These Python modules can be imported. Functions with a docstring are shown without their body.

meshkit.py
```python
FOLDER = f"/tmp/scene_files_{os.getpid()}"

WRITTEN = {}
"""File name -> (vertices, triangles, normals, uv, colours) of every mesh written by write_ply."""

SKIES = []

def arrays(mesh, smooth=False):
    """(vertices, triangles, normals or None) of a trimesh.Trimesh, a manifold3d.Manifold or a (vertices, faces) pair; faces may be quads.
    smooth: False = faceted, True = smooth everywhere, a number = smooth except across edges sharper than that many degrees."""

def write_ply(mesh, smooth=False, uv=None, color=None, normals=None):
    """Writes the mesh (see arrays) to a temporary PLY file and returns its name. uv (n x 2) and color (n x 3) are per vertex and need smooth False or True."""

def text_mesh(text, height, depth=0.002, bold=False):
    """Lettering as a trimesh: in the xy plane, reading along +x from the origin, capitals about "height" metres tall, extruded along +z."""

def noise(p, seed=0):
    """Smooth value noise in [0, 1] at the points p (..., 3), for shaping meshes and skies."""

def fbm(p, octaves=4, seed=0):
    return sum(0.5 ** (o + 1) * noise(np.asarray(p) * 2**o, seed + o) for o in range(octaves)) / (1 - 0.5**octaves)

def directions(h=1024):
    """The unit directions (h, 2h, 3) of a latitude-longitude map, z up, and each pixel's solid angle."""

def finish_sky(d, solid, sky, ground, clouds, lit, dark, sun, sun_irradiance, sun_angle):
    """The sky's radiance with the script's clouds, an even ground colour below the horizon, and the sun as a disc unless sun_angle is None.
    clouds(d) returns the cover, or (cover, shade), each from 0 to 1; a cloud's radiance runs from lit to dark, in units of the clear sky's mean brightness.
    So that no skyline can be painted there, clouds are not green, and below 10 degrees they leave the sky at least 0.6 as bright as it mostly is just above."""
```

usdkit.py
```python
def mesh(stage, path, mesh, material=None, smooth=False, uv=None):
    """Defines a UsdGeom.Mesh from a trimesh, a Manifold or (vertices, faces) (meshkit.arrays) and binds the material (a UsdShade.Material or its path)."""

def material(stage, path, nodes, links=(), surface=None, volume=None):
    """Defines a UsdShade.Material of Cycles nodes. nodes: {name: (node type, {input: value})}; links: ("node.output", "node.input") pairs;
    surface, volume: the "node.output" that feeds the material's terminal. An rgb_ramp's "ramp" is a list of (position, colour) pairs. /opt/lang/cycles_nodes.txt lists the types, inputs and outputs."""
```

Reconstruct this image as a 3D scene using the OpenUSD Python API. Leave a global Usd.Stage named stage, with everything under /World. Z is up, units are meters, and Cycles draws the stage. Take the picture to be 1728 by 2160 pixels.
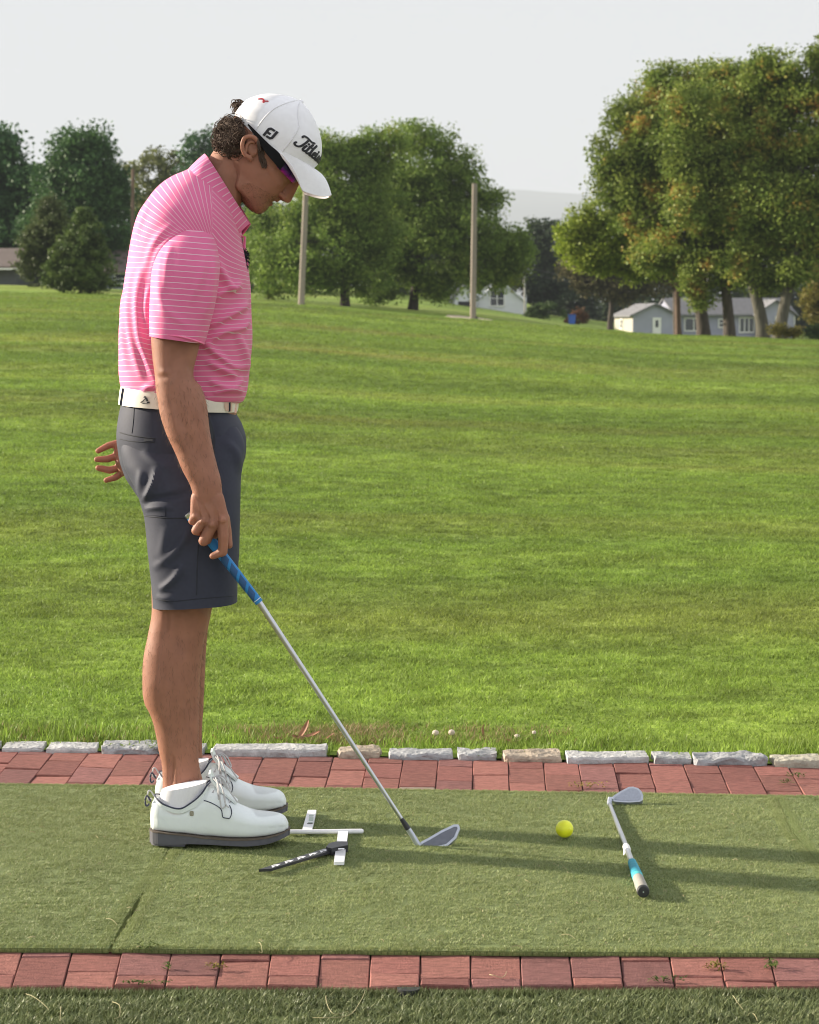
import math, random
import numpy as np, trimesh, manifold3d
from scipy.interpolate import PchipInterpolator
from pxr import Usd, UsdGeom, UsdLux, UsdShade, Gf, Sdf, Vt
import usdkit, meshkit

rng = np.random.default_rng(11)
random.seed(11)
stage = Usd.Stage.CreateInMemory()
UsdGeom.SetStageUpAxis(stage, UsdGeom.Tokens.z)
UsdGeom.SetStageMetersPerUnit(stage, 1.0)
W = UsdGeom.Xform.Define(stage, '/World')
stage.SetDefaultPrim(W.GetPrim())
UsdGeom.Scope.Define(stage, '/World/Looks')

# ------------------------------------------------------------------ camera, sky, sun, exposure
CAM_H, FPX = 1.24, 4500.0
PITCH = math.atan(390 / FPX)
cam = UsdGeom.Camera.Define(stage, '/World/camera')
cam.AddTranslateOp().Set(Gf.Vec3d(0, 0, CAM_H))
cam.AddRotateXOp().Set(90 - math.degrees(PITCH))
cam.CreateHorizontalApertureAttr(36.0)
cam.CreateVerticalApertureAttr(45.0)
cam.CreateFocalLengthAttr(36.0 * FPX / 1728)
cam.CreateClippingRangeAttr(Gf.Vec2f(0.1, 20000))
cam.CreateFStopAttr(14.0)
cam.CreateFocusDistanceAttr(5.15)
EXPOSURE = 1.56
cam.CreateExposureAttr(EXPOSURE)

SUN_EL = math.radians(17.0)
sun_xy = np.array([-0.957, 0.29]); sun_xy /= np.linalg.norm(sun_xy)
SUN_ROT = math.atan2(sun_xy[0], sun_xy[1])
sun_dir = np.array([sun_xy[0] * math.cos(SUN_EL), sun_xy[1] * math.cos(SUN_EL), math.sin(SUN_EL)])

dome = UsdLux.DomeLight.Define(stage, '/World/sky')
SKY_STRENGTH = 0.05
sky_mat = usdkit.material(stage, '/World/Looks/sky_look', {
    'sky': ('sky_texture', {'sky_type': 'single_scattering', 'sun_disc': False, 'sun_elevation': SUN_EL, 'sun_rotation': SUN_ROT,
                            'altitude': 50.0, 'air_density': 1.0, 'aerosol_density': 2.2, 'ozone_density': 1.0}),
    'tc': ('texture_coordinate', {}),
    'n': ('noise_texture', {'scale': 1.6, 'detail': 4.0, 'roughness': 0.5}),
    'cover': ('map_range', {'from_min': 0.3, 'from_max': 0.75, 'to_min': 0.90, 'to_max': 0.96}),
    'veil': ('mix_color', {'blend_type': 'mix', 'b': (5.45, 5.52, 5.68), 'use_clamp': False}),
    'bg': ('background_shader', {'strength': SKY_STRENGTH})},
    [('tc.generated', 'n.vector'), ('n.fac', 'cover.value'), ('cover.result', 'veil.fac'), ('sky.color', 'veil.a'),
     ('veil.result', 'bg.color')], surface='bg.background')
UsdShade.MaterialBindingAPI.Apply(dome.GetPrim()).Bind(sky_mat)
dome.GetPrim().SetCustomDataByKey('kind', 'structure')
dome.GetPrim().SetCustomDataByKey('label', 'pale hazy white sky')

sun = UsdLux.DistantLight.Define(stage, '/World/sun')
sun.CreateIntensityAttr(1.25)
sun.CreateAngleAttr(1.6)
sun.CreateNormalizeAttr(True)
sun.CreateColorAttr(Gf.Vec3f(1.0, 0.89, 0.73))
zaxis = Gf.Vec3d(*sun_dir)
sun.AddTransformOp().Set(Gf.Matrix4d().SetRotate(Gf.Rotation(Gf.Vec3d(0, 0, 1), zaxis)))

# ------------------------------------------------------------------ picture <-> place helpers (only used to measure where things stand)
FWD = np.array([0, math.cos(PITCH), -math.sin(PITCH)]); UPV = np.array([0, math.sin(PITCH), math.cos(PITCH)])
CAMP = np.array([0, 0, CAM_H])
def ray(px, py):
    return FWD + (px - 864) / FPX * np.array([1.0, 0, 0]) + (1080 - py) / FPX * UPV
def at(px, py, Y):
    d = ray(px, py); return CAMP + d * (Y / d[1])
def ground(px, py, z=0.0):
    d = ray(px, py); return CAMP + d * ((z - CAM_H) / d[2])
def to_px(p):
    p = np.atleast_2d(p) - CAMP
    dep = p @ FWD
    return np.stack([864 + FPX * p[:, 0] / dep, 1080 - FPX * (p @ UPV) / dep], 1)

# ------------------------------------------------------------------ scene helpers
USED, BASE = {}, {}
def unique(path):
    if path not in USED:
        USED[path] = 0; return path
    USED[path] += 1
    return f'{path}_{USED[path]:03d}'
def tag(prim, label=None, cat=None, group=None, kind=None):
    for k, v in (('label', label), ('category', cat), ('group', group), ('kind', kind)):
        if v: prim.SetCustomDataByKey(k, v)
def crease(mesh, angle, uv=None):
    """vertices split so that edges sharper than the angle stay sharp: (vertices, faces, normals, uv)"""
    v, f = np.asarray(mesh.vertices, float), np.asarray(mesh.faces)
    fn = np.cross(v[f[:, 1]] - v[f[:, 0]], v[f[:, 2]] - v[f[:, 0]]); ln = np.linalg.norm(fn, axis=1, keepdims=True); un = fn / np.maximum(ln, 1e-20)
    _, wid = np.unique(np.round(v / 1e-6).astype(np.int64), axis=0, return_inverse=True); wid = wid.ravel()
    cv = wid[f].ravel(); cf = np.repeat(np.arange(len(f)), 3)
    o = np.argsort(cv, kind='stable'); start = np.searchsorted(cv[o], np.arange(cv.max() + 2)); cnt = np.diff(start)
    k = cnt[cv]; tot = k.sum(); rep = np.repeat(np.arange(len(cv)), k)
    off = np.arange(tot) - np.repeat(np.cumsum(k) - k, k)
    other = cf[o[start[cv[rep]] + off]]
    okk = (un[cf[rep]] * un[other]).sum(1) > math.cos(math.radians(angle))
    N = np.stack([np.bincount(rep, np.where(okk, fn[other, q], 0), len(cv)) for q in range(3)], 1)
    N /= np.maximum(np.linalg.norm(N, axis=1, keepdims=True), 1e-20)
    key = np.c_[f.ravel(), np.round(N * 200).astype(np.int64)]
    _, first, inv = np.unique(key, axis=0, return_index=True, return_inverse=True)
    return v[f.ravel()[first]], inv.reshape(-1, 3), N[first], (None if uv is None else np.asarray(uv)[f.ravel()[first]])
def put_mesh(path, mesh, mat, smooth, uv=None):
    if smooth is False:
        return usdkit.mesh(stage, path, mesh, mat, smooth=False, uv=uv)
    v, f, n, uv = crease(mesh, 180 if smooth is True else smooth, uv)
    m = usdkit.mesh(stage, path, trimesh.Trimesh(v, f, process=False), mat, smooth=False, uv=uv)
    m.CreateNormalsAttr(Vt.Vec3fArray.FromNumpy(n.astype(np.float32))); m.SetNormalsInterpolation('vertex')
    return m
def thing(name, label=None, cat=None, base=(0, 0, 0), group=None, kind=None, rotz=0.0):
    path = unique('/World/' + name)
    x = UsdGeom.Xform.Define(stage, path)
    x.AddTranslateOp().Set(Gf.Vec3d(*map(float, base)))
    if rotz: x.AddRotateZOp().Set(rotz)
    BASE[path] = np.asarray(base, float)
    tag(x.GetPrim(), label, cat, group, kind)
    return path
def part(parent, name, mesh, mat, smooth=False, label=None, uv=None, kind=None, local=False):
    path = unique(f'{parent}/{name}')
    root = '/'.join(parent.split('/')[:3])
    if hasattr(mesh, 'to_mesh'):
        mm = mesh.to_mesh(); mesh = trimesh.Trimesh(mm.vert_properties[:, :3], mm.tri_verts, process=False)
    v = np.asarray(mesh.vertices) - (0 if local else BASE.get(root, 0))
    m = put_mesh(path, trimesh.Trimesh(v, np.asarray(mesh.faces), process=False), mat, smooth, uv)
    tag(m.GetPrim(), label, kind=kind)
    return path
def solo(name, mesh, mat, label, cat=None, group=None, kind=None, smooth=False, uv=None):
    path = unique('/World/' + name)
    if hasattr(mesh, 'to_mesh'):
        mm = mesh.to_mesh(); mesh = trimesh.Trimesh(mm.vert_properties[:, :3], mm.tri_verts, process=False)
    m = put_mesh(path, mesh, mat, smooth, uv)
    tag(m.GetPrim(), label, cat, group, kind)
    return path
def copy_thing(src, name, base, rotz, label, cat, group=None, scale=None):
    path = unique('/World/' + name)
    x = UsdGeom.Xform.Define(stage, path)
    x.GetPrim().GetReferences().AddInternalReference(src)
    x.GetPrim().SetInstanceable(True)
    x.ClearXformOpOrder()
    x.AddTranslateOp(opSuffix='place').Set(Gf.Vec3d(*map(float, base)))
    x.AddRotateZOp(opSuffix='place').Set(float(rotz))
    if scale: x.AddScaleOp(opSuffix='place').Set(Gf.Vec3f(*scale))
    tag(x.GetPrim(), label, cat, group)
    return path

cat_ = trimesh.util.concatenate
def box(c, s, rot=None):
    m = trimesh.creation.box(s)
    if rot is not None: m.apply_transform(rot)
    m.apply_translation(c); return m
def loft(c, A, B, e, rows=60, n=48, cap=True):
    """closed skin through superellipse sections: centres c, half axes A and B (vectors), exponents e"""
    c, A, B = (np.asarray(x, float) for x in (c, A, B)); e = np.broadcast_to(np.asarray(e, float), (len(c),))
    s = np.r_[0, np.cumsum(np.linalg.norm(np.diff(c, axis=0), axis=1) + 1e-4)]
    q = np.linspace(0, s[-1], rows)
    C, AA, BB, E = (PchipInterpolator(s, x)(q) for x in (c, A, B, e))
    t = np.linspace(0, 2 * np.pi, n, endpoint=False)
    co, si = np.cos(t), np.sin(t)
    px = np.sign(co)[None] * np.abs(co)[None] ** (2 / E[:, None]); py = np.sign(si)[None] * np.abs(si)[None] ** (2 / E[:, None])
    v = C[:, None] + px[..., None] * AA[:, None] + py[..., None] * BB[:, None]
    v = v.reshape(-1, 3)
    i, j = np.meshgrid(np.arange(rows - 1), np.arange(n), indexing='ij'); i, j = i.ravel(), j.ravel(); k = (j + 1) % n
    f = np.vstack([np.stack([i * n + j, i * n + k, (i + 1) * n + k], 1), np.stack([i * n + j, (i + 1) * n + k, (i + 1) * n + j], 1)])
    if cap:
        v = np.vstack([v, C[0], C[-1]]); a = len(v) - 2; jj = np.arange(n); kk = (jj + 1) % n
        f = np.vstack([f, np.stack([np.full(n, a), kk, jj], 1), np.stack([np.full(n, a + 1), (rows - 1) * n + jj, (rows - 1) * n + kk], 1)])
    m = trimesh.Trimesh(v, f, process=False)
    if cap and m.volume < 0: m.invert()
    return m
def px_loft(rows_, n=48, rows=60, cap=True):
    """rows_: (pxL, pyL, pxR, pyR, Y, half depth, exponent)"""
    c, A, B, e = [], [], [], []
    for (xl, yl, xr, yr, Y, hd, ex) in rows_:
        a, b = at(xl, yl, Y), at(xr, yr, Y)
        c.append((a + b) / 2); A.append((b - a) / 2); B.append([0, hd, 0]); e.append(ex)
    return loft(c, A, B, e, rows, n, cap)
def tube(pts, r, n=8, closed=False):
    p = np.asarray(pts, float); m = len(p)
    r = np.broadcast_to(np.asarray(r, float), (m,))
    t = np.gradient(p, axis=0); t /= np.linalg.norm(t, axis=1, keepdims=True) + 1e-12
    up = np.array([0, 0, 1.0]) if abs(t[:, 2]).mean() < 0.8 else np.array([1.0, 0, 0])
    a = np.cross(t, up); a /= np.linalg.norm(a, axis=1, keepdims=True) + 1e-12
    b = np.cross(t, a); g = np.linspace(0, 2 * np.pi, n, endpoint=False)
    v = (p[:, None] + r[:, None, None] * (np.cos(g)[None, :, None] * a[:, None] + np.sin(g)[None, :, None] * b[:, None])).reshape(-1, 3)
    i, j = np.meshgrid(np.arange(m - 1), np.arange(n), indexing='ij'); i, j = i.ravel(), j.ravel(); k = (j + 1) % n
    f = np.vstack([np.stack([i * n + j, (i + 1) * n + k, i * n + k], 1), np.stack([i * n + j, (i + 1) * n + j, (i + 1) * n + k], 1)])
    v = np.vstack([v, p[0], p[-1]]); jj = np.arange(n); kk = (jj + 1) % n
    f = np.vstack([f, np.stack([np.full(n, len(v) - 2), jj, kk], 1), np.stack([np.full(n, len(v) - 1), (m - 1) * n + kk, (m - 1) * n + jj], 1)])
    ms = trimesh.Trimesh(v, f, process=False)
    if ms.volume < 0: ms.invert()
    return ms
def curve(pts, m=24):
    p = np.asarray(pts, float); s = np.r_[0, np.cumsum(np.linalg.norm(np.diff(p, axis=0), axis=1) + 1e-9)]
    return PchipInterpolator(s, p)(np.linspace(0, s[-1], m))
def man(m):
    return manifold3d.Manifold(manifold3d.Mesh(np.asarray(m.vertices, np.float32), np.asarray(m.faces, np.uint32)))
def ball(c, r, seg=24):
    return manifold3d.Manifold.sphere(float(r), seg).translate([float(x) for x in c])
def bone(a, ra, b, rb, seg=24):
    return manifold3d.Manifold.batch_hull([ball(a, ra, seg), ball(b, rb, seg)])
def hull(balls, seg=24):
    return manifold3d.Manifold.batch_hull([ball(c, r, seg) for c, r in balls])
def tri(m):
    mm = m.to_mesh(); return trimesh.Trimesh(np.array(mm.vert_properties[:, :3]), np.array(mm.tri_verts), process=False)
def smooth_tri(m, iters=8, lam=0.5, nu=0.51, limit=0.004):
    m = trimesh.Trimesh(m.vertices, m.faces, process=True); v0 = m.vertices.copy()
    trimesh.smoothing.filter_taubin(m, lamb=lam, nu=nu, iterations=iters)
    d = m.vertices - v0; L = np.linalg.norm(d, axis=1, keepdims=True); far = L[:, 0] > 3 * limit
    v = v0 + d * np.minimum(1, limit / np.maximum(L, 1e-9)); v[far] = v0[far]
    m.vertices = v; return m

# ------------------------------------------------------------------ materials
LK = '/World/Looks/'
def mat(name, col, rough=0.6, var=0.12, scale=30.0, bump=0.0, bscale=None, metallic=0.0, spec=0.5, rand=0.0, col2=None, detail=4.0, bdist=0.01, sss=0.0, stretch=(1, 1, 1), extra=None, sheen=0.0, coat=0.0):
    c = np.array(col, float)
    lo, hi = (c * (1 - var), c * (1 + var)) if col2 is None else (c, np.array(col2, float))
    N = {'tc': ('texture_coordinate', {}), 'mp': ('mapping', {'scale': stretch}),
         'n': ('noise_texture', {'scale': scale, 'detail': detail, 'roughness': 0.6}),
         'r': ('rgb_ramp', {'ramp': [(0.28, tuple(lo)), (0.72, tuple(hi))]}),
         'p': ('principled_bsdf', {'roughness': rough, 'metallic': metallic, 'specular_ior_level': spec, **({'sheen_weight': sheen} if sheen else {}), **({'coat_weight': coat, 'coat_roughness': 0.15} if coat else {}),
               **({'subsurface_weight': sss, 'subsurface_radius': (0.9, 0.35, 0.18), 'subsurface_scale': 0.006} if sss else {})})}
    L = [('tc.object', 'mp.vector'), ('mp.vector', 'n.vector'), ('n.fac', 'r.fac')]
    out = 'r.color'
    if rand:
        N['oi'] = ('object_info', {}); N['mr'] = ('map_range', {'to_min': 1 - rand, 'to_max': 1 + rand})
        N['h'] = ('hsv', {}); L += [('oi.random', 'mr.value'), ('mr.result', 'h.value'), (out, 'h.color')]; out = 'h.color'
    L.append((out, 'p.base_color'))
    if bump:
        N['bn'] = ('noise_texture', {'scale': bscale or scale * 3, 'detail': 3.0}); N['b'] = ('bump', {'strength': bump, 'distance': bdist})
        L += [('mp.vector', 'bn.vector'), ('bn.fac', 'b.height'), ('b.normal', 'p.normal')]
    return usdkit.material(stage, LK + name, N, L, surface='p.BSDF')
def leaf_mat(name, c1, c2, c3=None, c3_amount=0.0, patch=0.25, trans=0.3, clump=0.5, rough=0.55):
    """foliage: per-leaf variation between c1 and c2 (from the leaf's own uv), branches of c3 (autumn colour) by place"""
    N = {'tc': ('texture_coordinate', {}), 'sx': ('separate_xyz', {}),
         'r': ('rgb_ramp', {'ramp': [(0.0, c1), (1.0, c2)]}),
         'cn': ('noise_texture', {'scale': clump, 'detail': 3.0}), 'cr': ('map_range', {'from_min': 0.3, 'from_max': 0.7, 'to_min': 0.62, 'to_max': 1.38}), 'h': ('hsv', {}),
         'n': ('noise_texture', {'scale': patch, 'detail': 4.0, 'roughness': 0.65}),
         'mr': ('map_range', {'from_min': 0.66 - c3_amount, 'from_max': 0.78 - c3_amount, 'to_min': 0.0, 'to_max': 0.9, 'clamp': True}),
         'mul': ('math', {'math_type': 'multiply', 'use_clamp': True}),
         'mx': ('mix_color', {'b': c3 or c2}),
         'd': ('principled_bsdf', {'roughness': rough, 'specular_ior_level': 0.18}), 't': ('translucent_bsdf', {}), 'm': ('mix_closure', {'fac': trans})}
    L = [('tc.UV', 'sx.vector'), ('sx.x', 'r.fac'), ('tc.object', 'n.vector'), ('tc.object', 'cn.vector'), ('cn.fac', 'cr.value'), ('cr.result', 'h.value'), ('r.color', 'h.color'),
         ('n.fac', 'mr.value'), ('sx.y', 'mul.value1'), ('mr.result', 'mul.value2'),
         ('mul.value', 'mx.fac'), ('h.color', 'mx.a'), ('mx.result', 'd.base_color'), ('mx.result', 't.color'), ('d.BSDF', 'm.closure1'), ('t.BSDF', 'm.closure2')]
    return usdkit.material(stage, LK + name, N, L, surface='m.closure')
# ------------------------------------------------------------------ terrain of the fairway and the land behind it
TC = [-3000, -800, 0, 250, 530, 870, 1000, 1250, 1400, 1500, 1728, 2500, 4700]
TD = [95, 112, 150, 200, 270, 420]
TPY = {-3000: (600, 600, 590, 580, 575, 570), -800: (616, 618, 600, 585, 578, 570), 0: (622, 624, 603, 590, 582, 575), 250: (628, 630, 612, 598, 590, 580), 530: (640, 644, 630, 620, 612, 600),
       870: (668, 674, 655, 634, 622, 610), 1000: (677, 684, 664, 652, 642, 625), 1250: (696, 703, 697, 690, 676, 650), 1400: (708, 716, 716, 712, 690, 655),
       1500: (710, 716, 717, 713, 692, 655), 1728: (720, 727, 726, 720, 700, 660), 2500: (728, 735, 735, 728, 715, 680), 4700: (735, 740, 740, 735, 725, 700)}
_tab = np.array([[1.24 + (690 - p) * d / FPX for p, d in zip(TPY[c], TD)] for c in TC])
_colf = PchipInterpolator(TC, _tab, axis=0)
def terrain(x, y):
    x, y = np.broadcast_arrays(np.asarray(x, float), np.asarray(y, float))
    d = np.maximum(y, 1.0)
    col = np.clip(864 + FPX * x / d, -2999, 4699)
    zz = _colf(col)                                            # (..., len(TD))
    zc = zz[..., 0]
    u = np.clip((d - 7.5) / (95 - 7.5), 0, 1)
    z = zc * (0.55 * u + 0.45 * u * u * (3 - 2 * u))
    for k in range(len(TD) - 1):
        t = np.clip((d - TD[k]) / (TD[k + 1] - TD[k]), 0, 1); t = t * t * (3 - 2 * t)
        z = z + (zz[..., k + 1] - zz[..., k]) * t
    p = np.stack([x, y, np.zeros_like(x)], -1)
    fade = np.clip((d - 7) / 12, 0, 1) * np.clip((600 - d) / 400, 0, 1)
    near = np.clip((d - 6.6) / 2, 0, 1)
    bump = 0.48 * (meshkit.fbm(p * [0.035, 0.07, 1] + 7.3, 3) - 0.5) * np.clip((d - 14) / 30, 0, 1) * np.clip((98 - d) / 25, 0, 1) + 0.17 * (meshkit.fbm(p * [0.22, 0.34, 1] + 3.1, 3) - 0.5) * near
    return z + bump * fade + 0.03 * (meshkit.fbm(p * [1.3, 1.8, 1], 3, seed=5) - 0.5) * near * np.clip((60 - d) / 30, 0, 1)
def on_land(px, d):
    x = (px - 864) / FPX * d
    return np.array([x, d, float(terrain(x, d))])

cols = np.r_[-9000, -6000, np.arange(-4000, -800, 400), np.arange(-800, 2560, 28), np.arange(2600, 6000, 400), 8000, 11000]
rows_ = np.r_[6.16 + np.arange(40) * 0.05, np.geomspace(8.25, 120, 230), np.geomspace(122, 420, 70), 500, 650, 900, 1400, 2500, 5000, 8000]
CX, RY = np.meshgrid(cols, rows_)
_e0, _e1 = ground(0, 1584), ground(1728, 1617)
def edge_y(x): return _e0[1] + (np.clip(x, -3, 3) - _e0[0]) * (_e1[1] - _e0[1]) / (_e1[0] - _e0[0]) + 0.03   # back of the brick path
_ye = edge_y((CX - 864) / FPX * 6.15)
RY = np.where(RY < 8.2, _ye + (RY - 6.16) / (8.2 - 6.16) * (8.2 - _ye), RY)
X = (CX - 864) / FPX * RY
Z = terrain(X, RY)
nr, nc = X.shape
i, j = np.meshgrid(np.arange(nr - 1), np.arange(nc - 1), indexing='ij'); a = (i * nc + j).ravel()
tm = trimesh.Trimesh(np.stack([X, RY, Z], -1).reshape(-1, 3), np.vstack([np.stack([a, a + 1, a + nc + 1], 1), np.stack([a, a + nc + 1, a + nc], 1)]), process=False)
GRASS_N = {
    'geo': ('geometry', {}), 'sc': ('mapping', {'scale': (0.10, 0.22, 0.0)}), 'sc2': ('mapping', {'scale': (2.4, 3.0, 0.0)}), 'sc3': ('mapping', {'scale': (0.035, 0.16, 0.0), 'rotation': (0, 0, 0.06)}),
    'n1': ('noise_texture', {'scale': 1.0, 'detail': 5.0, 'roughness': 0.6}), 'n2': ('noise_texture', {'scale': 1.0, 'detail': 5.0, 'roughness': 0.7}), 'n3': ('noise_texture', {'scale': 1.0, 'detail': 4.0, 'roughness': 0.6, 'distortion': 0.3}),
    'r1': ('rgb_ramp', {'ramp': [(0.25, (0.122, 0.188, 0.037)), (0.5, (0.190, 0.275, 0.048)), (0.78, (0.280, 0.358, 0.069))]}),
    'dry': ('map_range', {'from_min': 0.50, 'from_max': 0.74, 'to_min': 0.0, 'to_max': 0.62, 'clamp': True}),
    'mdry': ('mix_color', {'b': (0.30, 0.24, 0.085)}),
    'sc4': ('mapping', {'scale': (0.03, 0.20, 0.0), 'location': (3.7, 1.9, 0), 'rotation': (0, 0, -0.05)}), 'n4': ('noise_texture', {'scale': 1.0, 'detail': 3.0, 'roughness': 0.5}), 'v4': ('map_range', {'from_min': 0.34, 'from_max': 0.66, 'to_min': 0.84, 'to_max': 1.14}), 'hs4': ('hsv', {}),
    'v2': ('map_range', {'from_min': 0.28, 'from_max': 0.72, 'to_min': 0.58, 'to_max': 1.36}), 'hs': ('hsv', {})}
GRASS_L = [('geo.position', 'sc.vector'), ('geo.position', 'sc2.vector'), ('geo.position', 'sc3.vector'), ('sc.vector', 'n1.vector'), ('sc2.vector', 'n2.vector'), ('sc3.vector', 'n3.vector'),
           ('n1.fac', 'r1.fac'), ('n3.fac', 'dry.value'), ('dry.result', 'mdry.fac'), ('r1.color', 'mdry.a'), ('n2.fac', 'v2.value'), ('v2.result', 'hs.value'), ('geo.position', 'sc4.vector'), ('sc4.vector', 'n4.vector'), ('n4.fac', 'v4.value'), ('v4.result', 'hs4.value'), ('mdry.result', 'hs4.color'), ('hs4.color', 'hs.color')]
M_lawn = usdkit.material(stage, LK + 'lawn', {**GRASS_N, 'p': ('principled_bsdf', {'roughness': 0.9, 'specular_ior_level': 0.1}), 'bsc': ('mapping', {'scale': (14, 14, 14)}),
    'bn': ('noise_texture', {'scale': 1.0, 'detail': 4.0}), 'b': ('bump', {'strength': 0.6, 'distance': 0.03})},
    GRASS_L + [('hs.color', 'p.base_color'), ('geo.position', 'bsc.vector'), ('bsc.vector', 'bn.vector'), ('bn.fac', 'b.height'), ('b.normal', 'p.normal')], surface='p.BSDF')
M_blade = usdkit.material(stage, LK + 'grass_blade', {**GRASS_N, 'tc': ('texture_coordinate', {}), 'sx': ('separate_xyz', {}), 'mr': ('map_range', {'to_min': 0.7, 'to_max': 1.45}), 'h2': ('hsv', {}),
    'p': ('principled_bsdf', {'roughness': 0.5, 'specular_ior_level': 0.25}), 't': ('translucent_bsdf', {}), 'm': ('mix_closure', {'fac': 0.48})},
    GRASS_L + [('tc.UV', 'sx.vector'), ('sx.x', 'mr.value'), ('mr.result', 'h2.value'), ('hs.color', 'h2.color'), ('h2.color', 'p.base_color'), ('h2.color', 't.color'), ('p.BSDF', 'm.closure1'), ('t.BSDF', 'm.closure2')], surface='m.closure')
solo('fairway_ground', tm, M_lawn, 'wide rolling mown green fairway reaching to the trees', kind='structure', smooth=True)

M_soil = mat('soil', (0.10, 0.075, 0.05), 0.95, 0.35, 12, bump=0.5)
sub = trimesh.Trimesh([[-60, -30, -0.06], [60, -30, -0.06], [60, 6.5, -0.06], [-60, 6.5, -0.06]], [[0, 1, 2], [0, 2, 3]], process=False)
solo('ground', sub, M_soil, 'bare earth under the paving and mats', kind='structure')

# ------------------------------------------------------------------ instanced pile and grass
def proto(scope, name, blades, mat_):
    """blades: list of (root xyz, lean vector, height, width, tone) -> one patch mesh of bent blades"""
    V, F, UV = [], [], []
    for (r, l, h, w, tone) in blades:
        r = np.asarray(r, float); l = np.asarray(l, float); s = np.array([-l[1], l[0], 0.0]); nl = np.linalg.norm(s); s = s / nl if nl > 1e-6 else np.array([1.0, 0, 0])
        k = len(V)
        mid = r + l * 0.35 + [0, 0, h * 0.6]; tip = r + l + [0, 0, h]
        V += [r - s * w / 2, r + s * w / 2, mid - s * w * 0.42, mid + s * w * 0.42, tip]
        F += [[k, k + 1, k + 3], [k, k + 3, k + 2], [k + 2, k + 3, k + 4]]
        UV += [(tone, 0)] * 5
    m = usdkit.mesh(stage, f'{scope}/{name}', trimesh.Trimesh(np.array(V), np.array(F), process=False), mat_, uv=np.array(UV))
    return m
def scatter(path, protos, pos, rotz, scale, pick, tilt=None):
    """protos: function(scope) -> list of prims"""
    pi = UsdGeom.PointInstancer.Define(stage, path)
    pr = protos(path)
    pi.CreatePrototypesRel().SetTargets([p.GetPath() for p in pr])
    pi.CreatePositionsAttr(Vt.Vec3fArray.FromNumpy(np.asarray(pos, np.float32)))
    pi.CreateProtoIndicesAttr(Vt.IntArray.FromNumpy(np.asarray(pick, np.int32)))
    pi.CreateScalesAttr(Vt.Vec3fArray.FromNumpy(np.asarray(scale, np.float32)))
    q = [Gf.Quath(math.cos(r / 2), 0, 0, math.sin(r / 2)) for r in rotz]
    pi.CreateOrientationsAttr(Vt.QuathArray(q))
    return pi.GetPrim()
def grass_protos(n, rad, h, w, k=5, lean=0.6, mat_=None):
    def go(scope):
        out = []
        for q in range(k):
            r = np.random.default_rng(100 + q); bl = []
            for _ in range(n):
                a, d = r.uniform(0, 6.283), rad * math.sqrt(r.uniform())
                la = r.uniform(0, 6.283); hh = h * r.uniform(0.55, 1.15)
                bl.append(((d * math.cos(a), d * math.sin(a), -0.004), np.array([math.cos(la), math.sin(la), 0]) * hh * lean * r.uniform(0.1, 1.2), hh, w * r.uniform(0.7, 1.3), r.uniform()))
            out.append(proto(scope, f'tuft_{q}', bl, mat_ or M_blade))
        return out
    return go
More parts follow.
